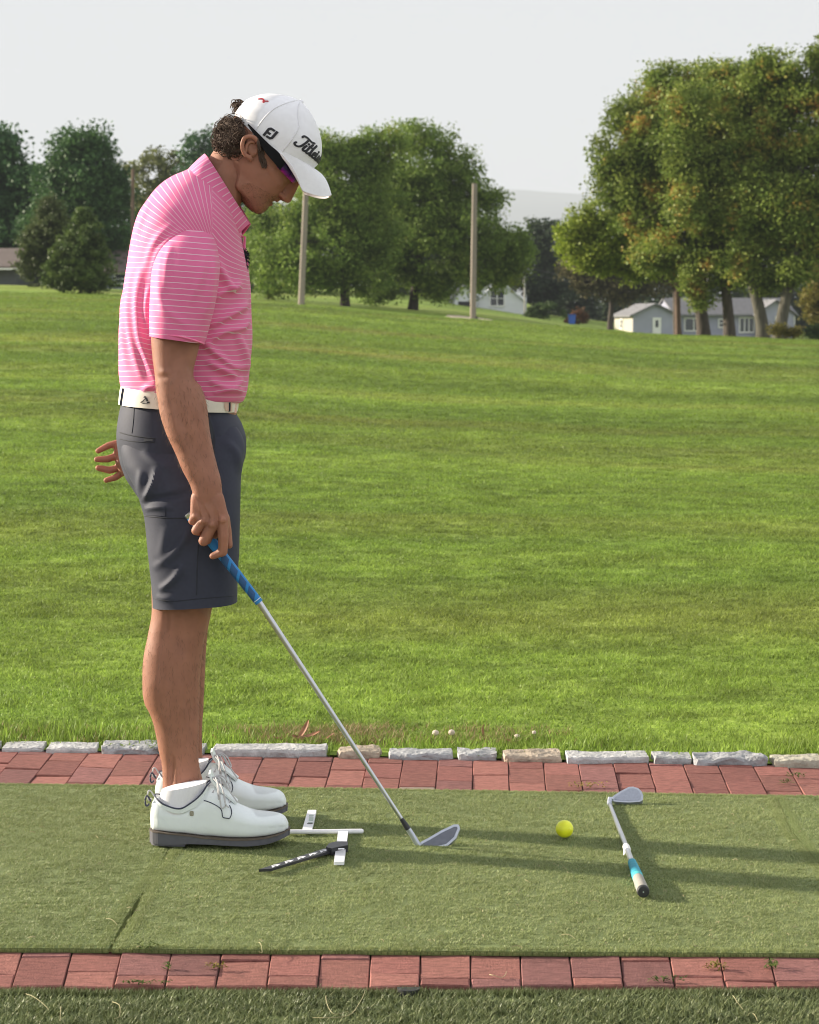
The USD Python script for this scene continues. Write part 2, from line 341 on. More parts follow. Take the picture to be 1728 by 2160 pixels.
# near lawn: tufts from the stone edging to about 60 m, wider apart and coarser with distance
P, S = [], []
d = 5.98
r_ = np.random.default_rng(5)
while d < 128:
    step = 0.075 * max(1.0, d / 9.0)
    half = d * 0.222 + 0.6
    n = int(2 * half / step)
    xs = np.linspace(-half, half, n) + r_.uniform(-0.6, 0.6, n) * step
    ys = d + r_.uniform(-0.6, 0.6, n) * step
    k = step / 0.075
    edge = 1.0 + 2.2 * np.clip((edge_y(xs) + 0.40 - ys) / 0.3, 0, 1) * r_.uniform(0.3, 1, n)
    lump = 0.35 + 1.3 * meshkit.fbm(np.stack([xs * 4.5, ys * 5.0, 0 * xs], 1), 3, seed=9)
    P.append(np.stack([xs, ys, terrain(xs, ys)], 1)); hh = lump * edge * (0.75 + 0.25 * k)
    S.append(np.stack([np.full(n, k), np.full(n, k), hh * np.interp(ys, [6, 9, 60, 128], [.95, .9, .7, .32])], 1))
    d += step * 0.8
P, S = np.vstack(P), np.vstack(S)
ok = (P[:, 1] > edge_y(P[:, 0]) + 0.075)
P, S = P[ok], S[ok]
pr = scatter('/World/lawn_grass', grass_protos(60, 0.080, 0.019, 0.0036, lean=1.6), P, r_.uniform(0, 6.28, len(P)), S, r_.integers(0, 5, len(P)))
tag(pr, 'short green grass blades growing over the near fairway', 'grass', kind='stuff')

# ------------------------------------------------------------------ brick paths
BR_D = dict(rough=0.9, bump=0.7, bscale=190, bdist=0.004, detail=9.0, spec=0.25)
M_brick = [mat(f'brick_{k}', c, var=0.34, scale=38, rand=0.20, stretch=(1, 2.4, 1), **BR_D) for k, c in enumerate([(0.245, 0.100, 0.084), (0.225, 0.090, 0.077), (0.265, 0.112, 0.092), (0.215, 0.096, 0.088)])]
M_brick_pale = mat('brick_pale', (0.25, 0.19, 0.15), var=0.25, scale=60, **BR_D)
M_sand = mat('joint_sand', (0.075, 0.055, 0.045), 0.95, 0.3, 60, bump=0.5)
def brick_mesh(q, top, r):
    """a paver over the quad q (4 ground points in order), slightly worn edges, top at height top"""
    q = np.asarray(q, float)[:, :2]; c = q.mean(0); gap = 0.0014
    def inset(d):
        out = []
        for a in q:
            v = a - c; L = np.linalg.norm(v); out.append(a - v / L * d * 1.4)
        return np.array(out)
    lo, ed = inset(gap), inset(gap + 0.0022)
    tz = top + r.normal(0, 0.0012, 4)
    v = np.vstack([np.c_[lo, np.full(4, top - 0.05)], np.c_[lo, tz - 0.0025], np.c_[ed, tz]])
    f = []
    for b in (0, 4):
        for k in range(4):
            n = (k + 1) % 4; f += [[b + k, b + n, b + 4 + n], [b + k, b + 4 + n, b + 4 + k]]
    f += [[8, 9, 10], [8, 10, 11]]
    m = trimesh.Trimesh(v, np.array(f), process=False)
    if np.cross(q[1] - q[0], q[2] - q[0]) < 0: m.invert()
    return m
def lerp(a, b, t): return a + (b - a) * t
def brick_strip(name, label, far_line, near_line, kx, far_x, near_x, phase, span, odd=(), first=0):
    """far_line/near_line: picture heights of the strip's two edges at x=0 and x=1728; columns run between picture x far_x(k) and near_x(k)"""
    fy = lambda x: lerp(far_line[0], far_line[1], x / 1728); ny = lambda x: lerp(near_line[0], near_line[1], x / 1728)
    th = thing(name, label, base=(0, 0, 0), kind='structure')
    r = np.random.default_rng(3)
    for k in kx:
        a0, a1 = ground(far_x(k), fy(far_x(k))), ground(far_x(k + 1), fy(far_x(k + 1)))
        b0, b1 = ground(near_x(k), ny(near_x(k))), ground(near_x(k + 1), ny(near_x(k + 1)))
        L = np.linalg.norm(a0 - b0); L0 = 0.2
        cuts = sorted({0.0, L, *[c for c in (phase(k) + L0 * np.arange(-3, 8)) if 0.012 < c < L - 0.012]})
        for s0, s1 in zip(cuts[:-1], cuts[1:]):
            q = [lerp(a0, b0, s0 / L), lerp(a1, b1, s0 / L), lerp(a1, b1, s1 / L), lerp(a0, b0, s1 / L)]
            pale = (k, round(s0, 2)) in odd or (odd and abs(k - odd[0]) < .1 and s1 > L - 0.02)
            part(th, 'brick', brick_mesh(q, r.normal(0, 0.0011), r), M_brick_pale if pale else M_brick[r.integers(0, 4)])
    return th
far_path = brick_strip('brick_path', 'band of red brick pavers between the stone edging and the turf mats', (1583, 1616), (1655, 1683), range(-16, 17),
                       lambda k: 925 + 73.6 * k, lambda k: 918 + 78.2 * k, lambda k: {0: 0.065, 1: 0.165}[k % 2] + 0.012 * math.sin(k * 7.1) + 0.035 * math.cos(k * 0.35), 0.4, odd=(-1,))
front_path = brick_strip('brick_path', 'single band of red brick pavers in front of the turf mats', (1996, 2009), (2080, 2080), range(-13, 12),
                         lambda k: 993 - 1 + 104.6 * k, lambda k: 993 + 107.6 * k, lambda k: (0.185, 0.085, 0.19, 0.19, 0.165, 0.07)[(k * 5 + 2) % 6], 0.2)
bed = []
for (A, B) in (((1580, 1614), (1660, 1690)), ((1985, 1998), (2080, 2080))):
    xs = (-900, 2700); q = [ground(xs[0], lerp(*A, xs[0] / 1728)), ground(xs[1], lerp(*A, xs[1] / 1728)), ground(xs[1], lerp(*B, xs[1] / 1728)), ground(xs[0], lerp(*B, xs[0] / 1728))]
    v = np.array(q); v[:, 2] = -0.009; bed.append(trimesh.Trimesh(v, [[0, 2, 1], [0, 3, 2]], process=False))
for b, p in zip(bed, (far_path, front_path)):
    part(p, 'joint_sand', b, M_sand)

# ------------------------------------------------------------------ rough stone edging
M_stone = [mat(f'edging_stone_{k}', c, 0.85, 0.3, 30, bump=0.8, bscale=70, bdist=0.01, rand=0.08) for k, c in enumerate([(0.34, 0.345, 0.35), (0.40, 0.40, 0.40), (0.34, 0.28, 0.215), (0.31, 0.315, 0.325), (0.39, 0.365, 0.29)])]
edging = thing('stone_edging', 'row of low rough grey stones between the brick path and the grass', base=(0, 0, 0), kind='structure')
for (x0, x1, t0, mi, rg) in [(-420, -230, 1574, 1, 1), (-222, -90, 1574, 3, 2), (-84, -4, 1575, 0, 1), (0, 90, 1577, 1, .6), (93, 203, 1574, 1, .8), (208, 337, 1570, 3, 1.8), (341, 433, 1574, 0, 1), (444, 692, 1575, 1, .7), (712, 806, 1582, 2, 1.8), (821, 957, 1587, 3, 1.2),
                             (962, 1053, 1584, 0, 1.6), (1060, 1187, 1588, 2, 1.4), (1193, 1374, 1592, 1, .6), (1379, 1466, 1594, 0, 1.2), (1468, 1622, 1594, 3, 2.0), (1632, 1790, 1599, 4, .8), (1796, 1900, 1601, 0, 1), (1906, 2100, 1604, 1, 1)]:
    yb = lerp(1586, 1619, (x0 + x1) / 2 / 1728)
    p0, p1 = ground(x0, yb), ground(x1, yb)
    Lx = np.linalg.norm(p1 - p0); h = max(0.014, (yb - t0) / 730 * 0.72)
    m = trimesh.creation.box((Lx - 0.008, 0.10, h + 0.05))
    m = m.subdivide_to_size(0.022); v = m.vertices.copy()
    dirn = v / (np.abs(v).max(0) + 1e-9)
    edge = np.clip(np.sort(np.abs(v) / np.array([Lx / 2, 0.05, (h + .05) / 2]), 1)[:, 1], 0, 1)
    v -= (v * 0.10) * (np.clip(edge - 0.75, 0, 1) * 4)[:, None] * [0.25, 1, 0.5]
    cpos = (p0 + p1) / 2 + np.array([0, 0.052, (h - 0.05) / 2])
    ns = np.stack([meshkit.fbm((v + cpos) * 22 + k * 17, 3) - 0.5 for k in range(3)], 1)
    v += ns * 0.016 * rg
    ang = math.atan2(p1[1] - p0[1], p1[0] - p0[0]); c_, s_ = math.cos(ang), math.sin(ang)
    v = v @ np.array([[c_, s_, 0], [-s_, c_, 0], [0, 0, 1]]) + cpos
    part(edging, 'stone', trimesh.Trimesh(v, m.faces, process=False), M_stone[mi], smooth=35)

# ------------------------------------------------------------------ artificial turf mats
M_back = mat('turf_backing', (0.15, 0.19, 0.065), 0.95, 0.35, 200, bump=0.6, bscale=500, bdist=0.004)
def turf_mat(name, c_lo, c_hi, dryc):
    N = {'tc': ('texture_coordinate', {}), 'sx': ('separate_xyz', {}), 'geo': ('geometry', {}), 'n': ('noise_texture', {'scale': 5.0, 'detail': 5.0, 'roughness': 0.65}),
         'r': ('rgb_ramp', {'ramp': [(0.0, c_lo), (0.86, c_hi), (1.0, dryc)]}), 'v': ('map_range', {'from_min': 0.25, 'from_max': 0.75, 'to_min': 0.8, 'to_max': 1.22}), 'h': ('hsv', {}),
         'p': ('principled_bsdf', {'roughness': 0.45, 'specular_ior_level': 0.35}), 't': ('translucent_bsdf', {}), 'm': ('mix_closure', {'fac': 0.2})}
    L = [('tc.UV', 'sx.vector'), ('sx.x', 'r.fac'), ('geo.position', 'n.vector'), ('n.fac', 'v.value'), ('v.result', 'h.value'), ('r.color', 'h.color'), ('h.color', 'p.base_color'), ('h.color', 't.color'), ('p.BSDF', 'm.closure1'), ('t.BSDF', 'm.closure2')]
    return usdkit.material(stage, LK + name, N, L, surface='m.closure')
M_pile = turf_mat('turf_pile', (0.243, 0.292, 0.106), (0.325, 0.368, 0.148), (0.43, 0.43, 0.23))
M_pile_l = turf_mat('turf_pile_left', (0.225, 0.276, 0.100), (0.305, 0.350, 0.140), (0.42, 0.42, 0.22))
M_pile_r = turf_mat('turf_pile_right', (0.245, 0.305, 0.110), (0.325, 0.380, 0.155), (0.43, 0.43, 0.23))
M_pile2 = turf_mat('dark_turf_pile', (0.105, 0.135, 0.050), (0.215, 0.250, 0.105), (0.32, 0.33, 0.17))
MAT_Z = 0.010
PILE = 0.0055
TOP = MAT_Z + PILE * 0.8
def pile_protos(n, rad, h, w, mat_, lean):
    def go(scope):
        out = []
        for q in range(5):
            r = np.random.default_rng(300 + q); bl = []
            for _ in range(n):
                la = r.uniform(0, 6.283); hh = h * r.uniform(0.6, 1.15)
                bl.append(((r.uniform(-rad, rad), r.uniform(-rad, rad), -0.001), np.array([math.cos(la), math.sin(la), 0]) * hh * lean * r.uniform(0.2, 1.3), hh, w * r.uniform(0.7, 1.3), r.uniform()))
            out.append(proto(scope, f'pile_patch_{q}', bl, mat_))
        return out
    return go
from shapely.geometry import Polygon, Point
import shapely
def turf(name, label, corners, seam_bulge=None, z0=0.0, z1=MAT_Z, pile=PILE, mat_=None, dens=170, w=0.0012, lean=1.5, wob=0.0012, seed=1, wave=None, cat='turf mat'):
    q = [np.asarray(c)[:2] for c in corners]
    ring = []
    for k in range(len(q)):
        a, b = q[k], q[(k + 1) % len(q)]; nseg = max(2, int(np.linalg.norm(b - a) / 0.03))
        for t in np.linspace(0, 1, nseg, endpoint=False):
            p = lerp(a, b, t)
            if seam_bulge and k in seam_bulge:
                nrm = np.array([-(b - a)[1], (b - a)[0]]) / np.linalg.norm(b - a)
                p = p + nrm * sum(am * math.sin(fr * math.pi * t + ph) * math.sin(math.pi * t) for am, fr, ph in seam_bulge[k])
            p = p + (meshkit.noise(np.r_[p * 9, seed][None])[0] - 0.5) * wob
            ring.append(p)
    poly = Polygon(ring).buffer(0)
    th = thing(name, label, cat, base=(*poly.centroid.coords[0], z0))
    m = trimesh.creation.extrude_polygon(poly, z1 - z0, engine='earcut'); m.apply_translation((0, 0, z0))
    part(th, 'backing', m, M_back)
    st = 0.040; x0, y0, x1, y1 = poly.bounds
    gx, gy = np.meshgrid(np.arange(x0, x1, st), np.arange(y0, y1, st)); r = np.random.default_rng(seed)
    P = np.stack([gx.ravel(), gy.ravel()], 1) + r.uniform(-0.3, 0.3, (gx.size, 2)) * st
    inner = poly.buffer(-0.016)
    P = P[shapely.contains_xy(inner, P[:, 0], P[:, 1])]
    pb = poly.buffer(0.0012).exterior; fringe = np.array([pb.interpolate(s_).coords[0] for s_ in np.arange(0, pb.length, 0.013)])
    fringe = fringe[(fringe[:, 1] > 3.55) & (np.abs(fringe[:, 0]) < 0.2 * fringe[:, 1] + 0.25)]
    rim = []                                                       # a row right along the edge
    for dd in (0.017, 0.0075):
        pb = poly.buffer(-dd).exterior
        for s in np.arange(0, pb.length, 0.026): rim.append(pb.interpolate(s).coords[0])
    rim = np.array(rim)
    P = np.vstack([P, rim]); nrim = len(rim)
    vis = (P[:, 1] > 3.55) & (np.abs(P[:, 0]) < 0.2 * P[:, 1] + 0.25)
    isr = np.r_[np.zeros(len(P) - nrim), np.ones(nrim)][vis]; P = P[vis]
    lump = 0.7 + 0.6 * meshkit.fbm(np.c_[P * 14, np.zeros(len(P))], 3, seed=seed)
    sxy = np.where(isr > 0, 0.42, 1.0)
    base = BASE[th]
    pp = np.vstack([np.c_[P, np.full(len(P), z1)], np.c_[fringe, np.full(len(fringe), z1 - 0.006)]]) - base
    nf = len(fringe); P = np.vstack([P, fringe]); sxy = np.r_[sxy, np.full(nf, .22)]; lump = np.r_[lump, np.full(nf, 1.25)]
    pr = scatter(th + '/pile', pile_protos(dens, 0.024, pile, w, mat_ or M_pile, lean), pp, r.choice([0, 1.5708, 3.1416, 4.7124], len(P)) + r.uniform(-.3, .3, len(P)), np.stack([sxy, sxy, lump], 1), r.integers(0, 5, len(P)))
    tag(pr, kind='stuff')
    return th
gz = lambda x, y: ground(x, y, 0.012)
gzt = lambda x, y: ground(x, y, 0.013)
gz0 = lambda x, y: ground(x, y, 0.002)
Aq = [gzt(-700, 1642), gzt(420, 1656), gzt(352, 1792), gz0(229, 2009), gz0(-700, 2003)]
turf('hitting_mat', 'green artificial turf mat on the left, ending at the seam by the heels', [Aq[0], Aq[1], Aq[2], Aq[3], Aq[4]], seam_bulge={2: [(0.006, 2, 0.0)]}, seed=4, mat_=M_pile_l)
Bq = [gzt(427, 1656), gzt(1634, 1675.5), gzt(1668, 1752), gzt(1742, 1838), gz0(1803, 2020), gz0(236.5, 2009), gzt(359.5, 1792)]
turf('hitting_mat', 'large green artificial turf mat with the golf ball and lying club on it', Bq, seam_bulge={5: [(-0.006, 2, 0.0)]}, seed=7)
Cq = [gzt(1638.5, 1675.5), gzt(2500, 1690), gz0(2500, 2030), gz0(1803.5, 2020), gzt(1747, 1838), gzt(1673, 1752)]
turf('hitting_mat', 'green artificial turf mat at the right edge behind the lying club', Cq, seed=9, mat_=M_pile_r)
fe = ground(-900, 2080), ground(2700, 2080)
turf('dark_turf', 'darker long pile artificial turf along the bottom in front of the bricks', [fe[0] - [0, .002, 0], fe[1] - [0, .002, 0], np.array([1.8, 1.2, 0]), np.array([-1.8, 1.2, 0])], z0=-0.05, z1=-0.015, pile=0.016, mat_=M_pile2, dens=110, w=0.0022, lean=1.15, wob=0.0, seed=12, cat='artificial turf')
# ------------------------------------------------------------------ the golfer
YM = 5.27                                    # middle plane of the body
DY = 0.075                                   # he stands this much nearer than the plane first measured
_at = at
def at(px, py, Y): return _at(px, py, Y - DY)
YMR = YM - DY
YR, YL = 5.14, 5.40                          # right and left leg
PXM = FPX / (YM - 0.075)                               # picture units per metre at the body
M_skin = mat('skin', (0.285, 0.130, 0.084), 0.58, 0.12, 26, bump=0.25, bscale=240, bdist=0.002, sss=0.10, spec=0.28, detail=8.0)
M_hair = mat('dark_hair', (0.080, 0.056, 0.042), 0.7, 0.4, 60, spec=0.12)
M_white_cap = mat('cap_cloth', (0.80, 0.80, 0.83), 0.8, 0.03, 90, bump=0.25, bscale=900, bdist=0.0006)
M_black_thread = mat('black_thread', (0.015, 0.015, 0.02), 0.6, 0.2, 400)
M_red_thread = mat('red_thread', (0.45, 0.02, 0.03), 0.6, 0.2, 400)
M_shorts = mat('slate_cloth', (0.034, 0.037, 0.057), 0.7, 0.08, 120, bump=0.12, bscale=1500, bdist=0.0005, spec=0.3)
M_seam = mat('dark_seam', (0.02, 0.022, 0.03), 0.8, 0.1, 100)
M_belt = mat('belt_leather', (0.74, 0.69, 0.60), 0.5, 0.04, 60)
M_buckle = mat('copper_metal', (0.75, 0.48, 0.38), 0.3, 0.05, 40, metallic=0.9)
M_shoe = mat('white_leather', (0.72, 0.77, 0.78), 0.33, 0.025, 25, bump=0.05, bscale=220, bdist=0.001, spec=0.5)
M_sole = mat('grey_rubber', (0.085, 0.085, 0.10), 0.65, 0.15, 60)
M_welt = mat('brown_welt', (0.11, 0.085, 0.065), 0.7, 0.2, 80)
M_lace = mat('grey_lace', (0.52, 0.51, 0.52), 0.8, 0.15, 400)
M_navy = mat('navy_piping', (0.035, 0.04, 0.07), 0.6, 0.1, 100)
M_sock = mat('white_sock', (0.74, 0.73, 0.78), 0.9, 0.04, 200, bump=0.4, bscale=1200, bdist=0.0008, stretch=(1, 1, 0.2))
M_frame = mat('black_frame', (0.006, 0.006, 0.007), 0.6, 0.1, 40, spec=0.15)
M_lens = usdkit.material(stage, LK + 'mirror_lens', {'tc': ('texture_coordinate', {}), 'sx': ('separate_xyz', {}), 'r': ('rgb_ramp', {'ramp': [(0.0, (0.42, 0.03, 0.32)), (0.16, (0.20, 0.03, 0.36)), (0.30, (0.05, 0.03, 0.12)), (1.0, (0.012, 0.01, 0.015))]}),
    'p': ('principled_bsdf', {'metallic': 0.85, 'roughness': 0.12})}, [('tc.UV', 'sx.vector'), ('sx.x', 'r.fac'), ('r.color', 'p.base_color')], surface='p.BSDF')
def stripe_mat(name):
    N = {'tc': ('texture_coordinate', {}), 'sx': ('separate_xyz', {}), 'fr': ('math', {'math_type': 'pingpong', 'value2': 0.5}),
         'ed': ('map_range', {'range_type': 'smoothstep', 'from_min': 0.432, 'from_max': 0.462, 'clamp': True}),
         'n': ('noise_texture', {'scale': 9.0, 'detail': 3.0}), 'v': ('map_range', {'from_min': 0.2, 'from_max': 0.8, 'to_min': 0.95, 'to_max': 1.05}), 'h': ('hsv', {'color': (0.84, 0.185, 0.385)}),
         'mx': ('mix_color', {'b': (0.87, 0.66, 0.73)}), 'wn': ('noise_texture', {'scale': 1400.0, 'detail': 1.0}), 'b': ('bump', {'strength': 0.12, 'distance': 0.0006}),
         'p': ('principled_bsdf', {'roughness': 0.7, 'specular_ior_level': 0.3, 'sheen_weight': 0.15}), 't': ('translucent_bsdf', {}), 'm': ('mix_closure', {'fac': 0.06})}
    L = [('tc.UV', 'sx.vector'), ('sx.x', 'fr.value1'), ('fr.value', 'ed.value'), ('ed.result', 'mx.fac'), ('tc.object', 'n.vector'), ('n.fac', 'v.value'), ('v.result', 'h.value'),
         ('h.color', 'mx.a'), ('mx.result', 'p.base_color'), ('mx.result', 't.color'), ('tc.object', 'wn.vector'), ('wn.fac', 'b.height'), ('b.normal', 'p.normal'), ('p.BSDF', 'm.closure1'), ('t.BSDF', 'm.closure2')]
    return usdkit.material(stage, LK + name, N, L, surface='m.closure')
M_shirt = stripe_mat('pink_striped_knit')
M_pink = mat('pink_knit', (0.80, 0.165, 0.330), 0.7, 0.05, 30, sheen=0.15)

golfer = thing('person', 'man in pink striped polo, grey shorts and white cap looking down at the turf', 'person', base=(*ground(450, 1762, .02)[:2], 0.0))

# ---- skin: one continuous body
E0 = np.array([535.0, 322.0]); HF, HU = np.array([0.81, 0.59]), np.array([0.59, -0.81])
def H(f, u, y=0.0):
    p = E0 + HF * f + HU * u
    return at(p[0], p[1], YM) + np.array([0, y, 0])
def head_loft(secs, rows=60, n=64, cap=True):
    c, A, B, e = [], [], [], []
    for (u, fb, ff, w, ex) in secs:
        a, b = H(fb, u), H(ff, u); c.append((a + b) / 2); A.append((b - a) / 2); B.append([0, w / PXM, 0]); e.append(ex)
    return loft(c, A, B, e, rows, n, cap)
skull = head_loft([(-101, 56, 76, 8, 2), (-97, 44, 86, 22, 2.1), (-88, 26, 91, 34, 2.1), (-75, 0, 93, 44, 2.15), (-62, -22, 92, 50, 2.2), (-48, -46, 97, 55, 2.2), (-30, -66, 100, 60, 2.2),
                   (-8, -76, 100, 63, 2.2), (12, -79, 105, 65, 2.2), (42, -76, 106, 66, 2.2), (75, -70, 96, 63, 2.1), (103, -54, 74, 50, 2), (122, -30, 45, 28, 2), (130, -5, 18, 8, 2)])
mm = lambda v: v / 1000.0
P3 = lambda px, py, y=0.0: at(px, py, YM) + np.array([0, y, 0])
face = [hull([(P3(626, 386), .007), (P3(606, 384, -.006), .010), (P3(606, 384, .006), .010), (P3(608, 419), .0085), (P3(600, 414, -.010), .008), (P3(600, 414, .010), .008)]),      # nose
        hull([(P3(607, 421), .0075), (P3(600, 418, -.013), .006), (P3(600, 418, .013), .006), (P3(594, 410), .012)]),
        hull([(P3(601, 416, -.014), .006), (P3(592, 409, -.018), .006)]), hull([(P3(601, 416, .014), .006), (P3(592, 409, .018), .006)]),
        hull([(P3(584.5, 420.5), .0058), (P3(577, 415, -.017), .005), (P3(577, 415, .017), .005), (P3(590, 418, 0), .004)]),                                                     # upper lip
        hull([(P3(570, 429.5), .0065), (P3(566, 423, -.015), .0055), (P3(566, 423, .015), .0055)]),                                                                                # lower lip
        hull([(P3(556, 436), .011), (P3(549, 437, -.014), .010), (P3(549, 437, .014), .010)]),                                                                                     # chin
        hull([(P3(618, 366, -.02), .012), (P3(618, 366, .02), .012), (P3(606, 350, -.045), .012), (P3(606, 350, .045), .012)]),                                                    # brow
        hull([(P3(575, 362, -.052), .016), (P3(560, 345, -.058), .014), (P3(585, 385, -.035), .016)]), hull([(P3(575, 362, .052), .016), (P3(560, 345, .058), .014), (P3(585, 385, .035), .016)])]  # cheekbones
def ear(s):
    y = s * 0.078
    pts = [(532, 338), (524, 334), (517.5, 322), (517, 308), (522, 297.5), (532, 294), (543, 297), (549, 305), (550, 313)]
    out = []
    q = [P3(px, py, y + s * 0.010 * math.sin(math.pi * k / 8) + s * 0.004) for k, (px, py) in enumerate(pts)]
    for a, b in zip(q[:-1], q[1:]): out.append(bone(a, .0048, b, .0048, 12))
    out.append(bone(q[0], .0062, P3(534, 342, y), .0055, 12))                                     # lobe
    out.append(hull([(P3(538, 330, y - s * .002), .008), (P3(526, 318, y + s * .002), .004), (P3(530, 304, y + s * .003), .003), (P3(545, 312, y - s * .004), .006)], 12))
    out.append(bone(P3(546, 318, y), .0045, P3(545, 327, y), .0045, 12))                          # tragus
    a = [P3(525, 325, y + s * .008), P3(526, 312, y + s * .009), P3(535, 304, y + s * .008), P3(542, 307, y + s * .005)]
    for p, r in zip(a[:-1], a[1:]): out.append(bone(p, .0032, r, .0032, 12))
    return out
neck = px_loft([(392, 395, 490, 478, YM, .085, 2.1), (412, 372, 500, 455, YM, .068, 2.1), (433, 345, 507, 432, YM, .060, 2.1), (452, 318, 520, 405, YM, .058, 2.1), (470, 292, 535, 385, YM, .055, 2.1)], n=48, rows=24)
jaw = [hull([(P3(511, 394, s * .047), .012), (P3(519, 356, s * .052), .011), (P3(540, 425, s * .028), .014), (P3(545, 380, s * .048), .014)]) for s in (-1, 1)]
scm = [bone(P3(495, 352, s * .044), .011, P3(482, 455, s * .022), .011) for s in (-1, 1)]
core = px_loft([(405, 400, 470, 430, YM, .10, 2.3), (330, 455, 490, 470, YM, .16, 2.4), (296, 520, 500, 520, YM, .17, 2.4), (280, 640, 510, 640, YM, .165, 2.4), (275, 780, 508, 780, YM, .155, 2.4), (272, 900, 496, 900, YM, .15, 2.4), (285, 985, 492, 985, YM, .15, 2.4), (330, 1050, 480, 1050, YM, .13, 2.4)], rows=40)
YA = 5.065
arm_r = px_loft([(385, 510, 425, 512, 5.13, .03, 2), (350, 540, 440, 540, 5.09, .052, 2), (326, 600, 438, 605, 5.07, .056, 2), (318.5, 690, 423, 700, 5.062, .054, 2.05), (319, 718, 420, 732, 5.06, .052, 2.05), (322.5, 760, 411.5, 770, 5.055, .048, 2.05),
                (327, 793, 411, 795, 5.05, .047, 2.1), (330, 828, 425, 818, 5.045, .047, 2.1), (337, 872, 435, 850, 5.04, .046, 2.1), (349, 910, 441, 897, 5.035, .044, 2.1), (369, 954, 448.5, 944, 5.03, .039, 2.1),
                (385, 992, 459, 985, 5.022, .033, 2.1), (402, 1026, 467, 1016, 5.016, .028, 2.1), (407, 1044, 469, 1041, 5.013, .0235, 2.2), (411, 1064, 467, 1061, 5.010, .017, 2.2), (416, 1088, 464, 1084, 5.008, .010, 2.1)], n=48, rows=100)
def PH(px, py, y=0.0): return at(px, py, 5.0 + y)
hand_r = [hull([(PH(418, 1050, .012), .017), (PH(456, 1050, .010), .018), (PH(469, 1092, .008), .0145), (PH(447, 1102, .004), .0145), (PH(426, 1096, .006), .0135), (PH(412, 1086, .010), .012)]),
          # index finger down along the grip, hooked at the tip
          bone(PH(469, 1092, .006), .0148, PH(471, 1136, .003), .0125), bone(PH(471, 1136, .003), .0120, PH(470, 1164, .008), .0108), bone(PH(470, 1164, .008), .0105, PH(449, 1173, .010), .0080),
          # middle
          bone(PH(450, 1102, .002), .0145, PH(430, 1141, .004), .0130), bone(PH(430, 1141, .004), .0122, PH(440, 1138, .034), .0098), bone(PH(440, 1138, .034), .0095, PH(458, 1126, .042), .0085),
          # ring
          bone(PH(430, 1096, .003), .0138, PH(414, 1119, .006), .0120), bone(PH(414, 1119, .006), .0112, PH(422, 1122, .036), .0094), bone(PH(422, 1122, .036), .009, PH(440, 1112, .044), .008),
          # little
          bone(PH(414, 1086, .008), .0125, PH(406.5, 1099, .010), .0106), bone(PH(406.5, 1099, .010), .0098, PH(412, 1103, .036), .0082), bone(PH(412, 1103, .036), .008, PH(426, 1096, .044), .0072),
          # thumb, behind, closing along the grip
          hull([(PH(456, 1056, .014), .017), (PH(470, 1092, .010), .015), (PH(473, 1094, .028), .0125)]), hull([(PH(470, 1094, .010), .0135), (PH(474, 1096, .028), .012), (PH(471, 1118, .012), .011)]), bone(PH(452, 1058, .020), .0150, PH(474, 1094, .034), .0125), bone(PH(474, 1094, .034), .0120, PH(480, 1128, .034), .0105), bone(PH(480, 1128, .034), .0100, PH(483, 1150, .026), .0085)]
# knuckles
hand_r += [ball(PH(468, 1097, -.004), .0105), ball(PH(447, 1106, -.007), .0105), ball(PH(428, 1099, -.004), .0098), ball(PH(413, 1089, .002), .009)]
arm_l = px_loft([(375, 510, 415, 512, 5.41, .03, 2), (340, 540, 425, 540, 5.45, .05, 2), (322, 640, 412, 640, 5.48, .054, 2), (312, 740, 395, 745, 5.50, .048, 2), (302, 800, 385, 815, 5.51, .045, 2), (285, 840, 360, 880, 5.52, .043, 2), (262, 885, 322, 935, 5.52, .036, 2), (252, 912, 298, 960, 5.52, .028, 2), (246, 925, 282, 975, 5.52, .022, 2)], n=36, rows=60)
def PL(px, py, y=0.0): return at(px, py, 5.50 + y)
hand_l = [hull([(PL(268, 940, .01), .018), (PL(272, 978, .006), .018), (PL(249, 937, 0), .011), (PL(250, 958, -.003), .0115), (PL(254, 982, -.004), .0115), (PL(262, 990, -.004), .012)]),
          bone(PL(250, 934, 0), .0092, PL(228, 940, -.004), .0086), bone(PL(228, 940, -.004), .0085, PL(207, 951, -.010), .0072),
          bone(PL(252, 959, 0), .0095, PL(228, 968, -.008), .0090), bone(PL(228, 968, -.008), .0088, PL(204, 969, -.012), .0072),
          bone(PL(256, 984, 0), .0095, PL(232, 992, -.008), .0090), bone(PL(232, 992, -.008), .0088, PL(207, 987, -.012), .0072),
          bone(PL(262, 994, -.002), .0092, PL(244, 1007, -.010), .0082), bone(PL(244, 1007, -.010), .0080, PL(224, 1013, -.012), .0066),
          hull([(PL(254, 975, -.016), .013), (PL(262, 995, -.016), .012), (PL(272, 985, -.008), .016)])]
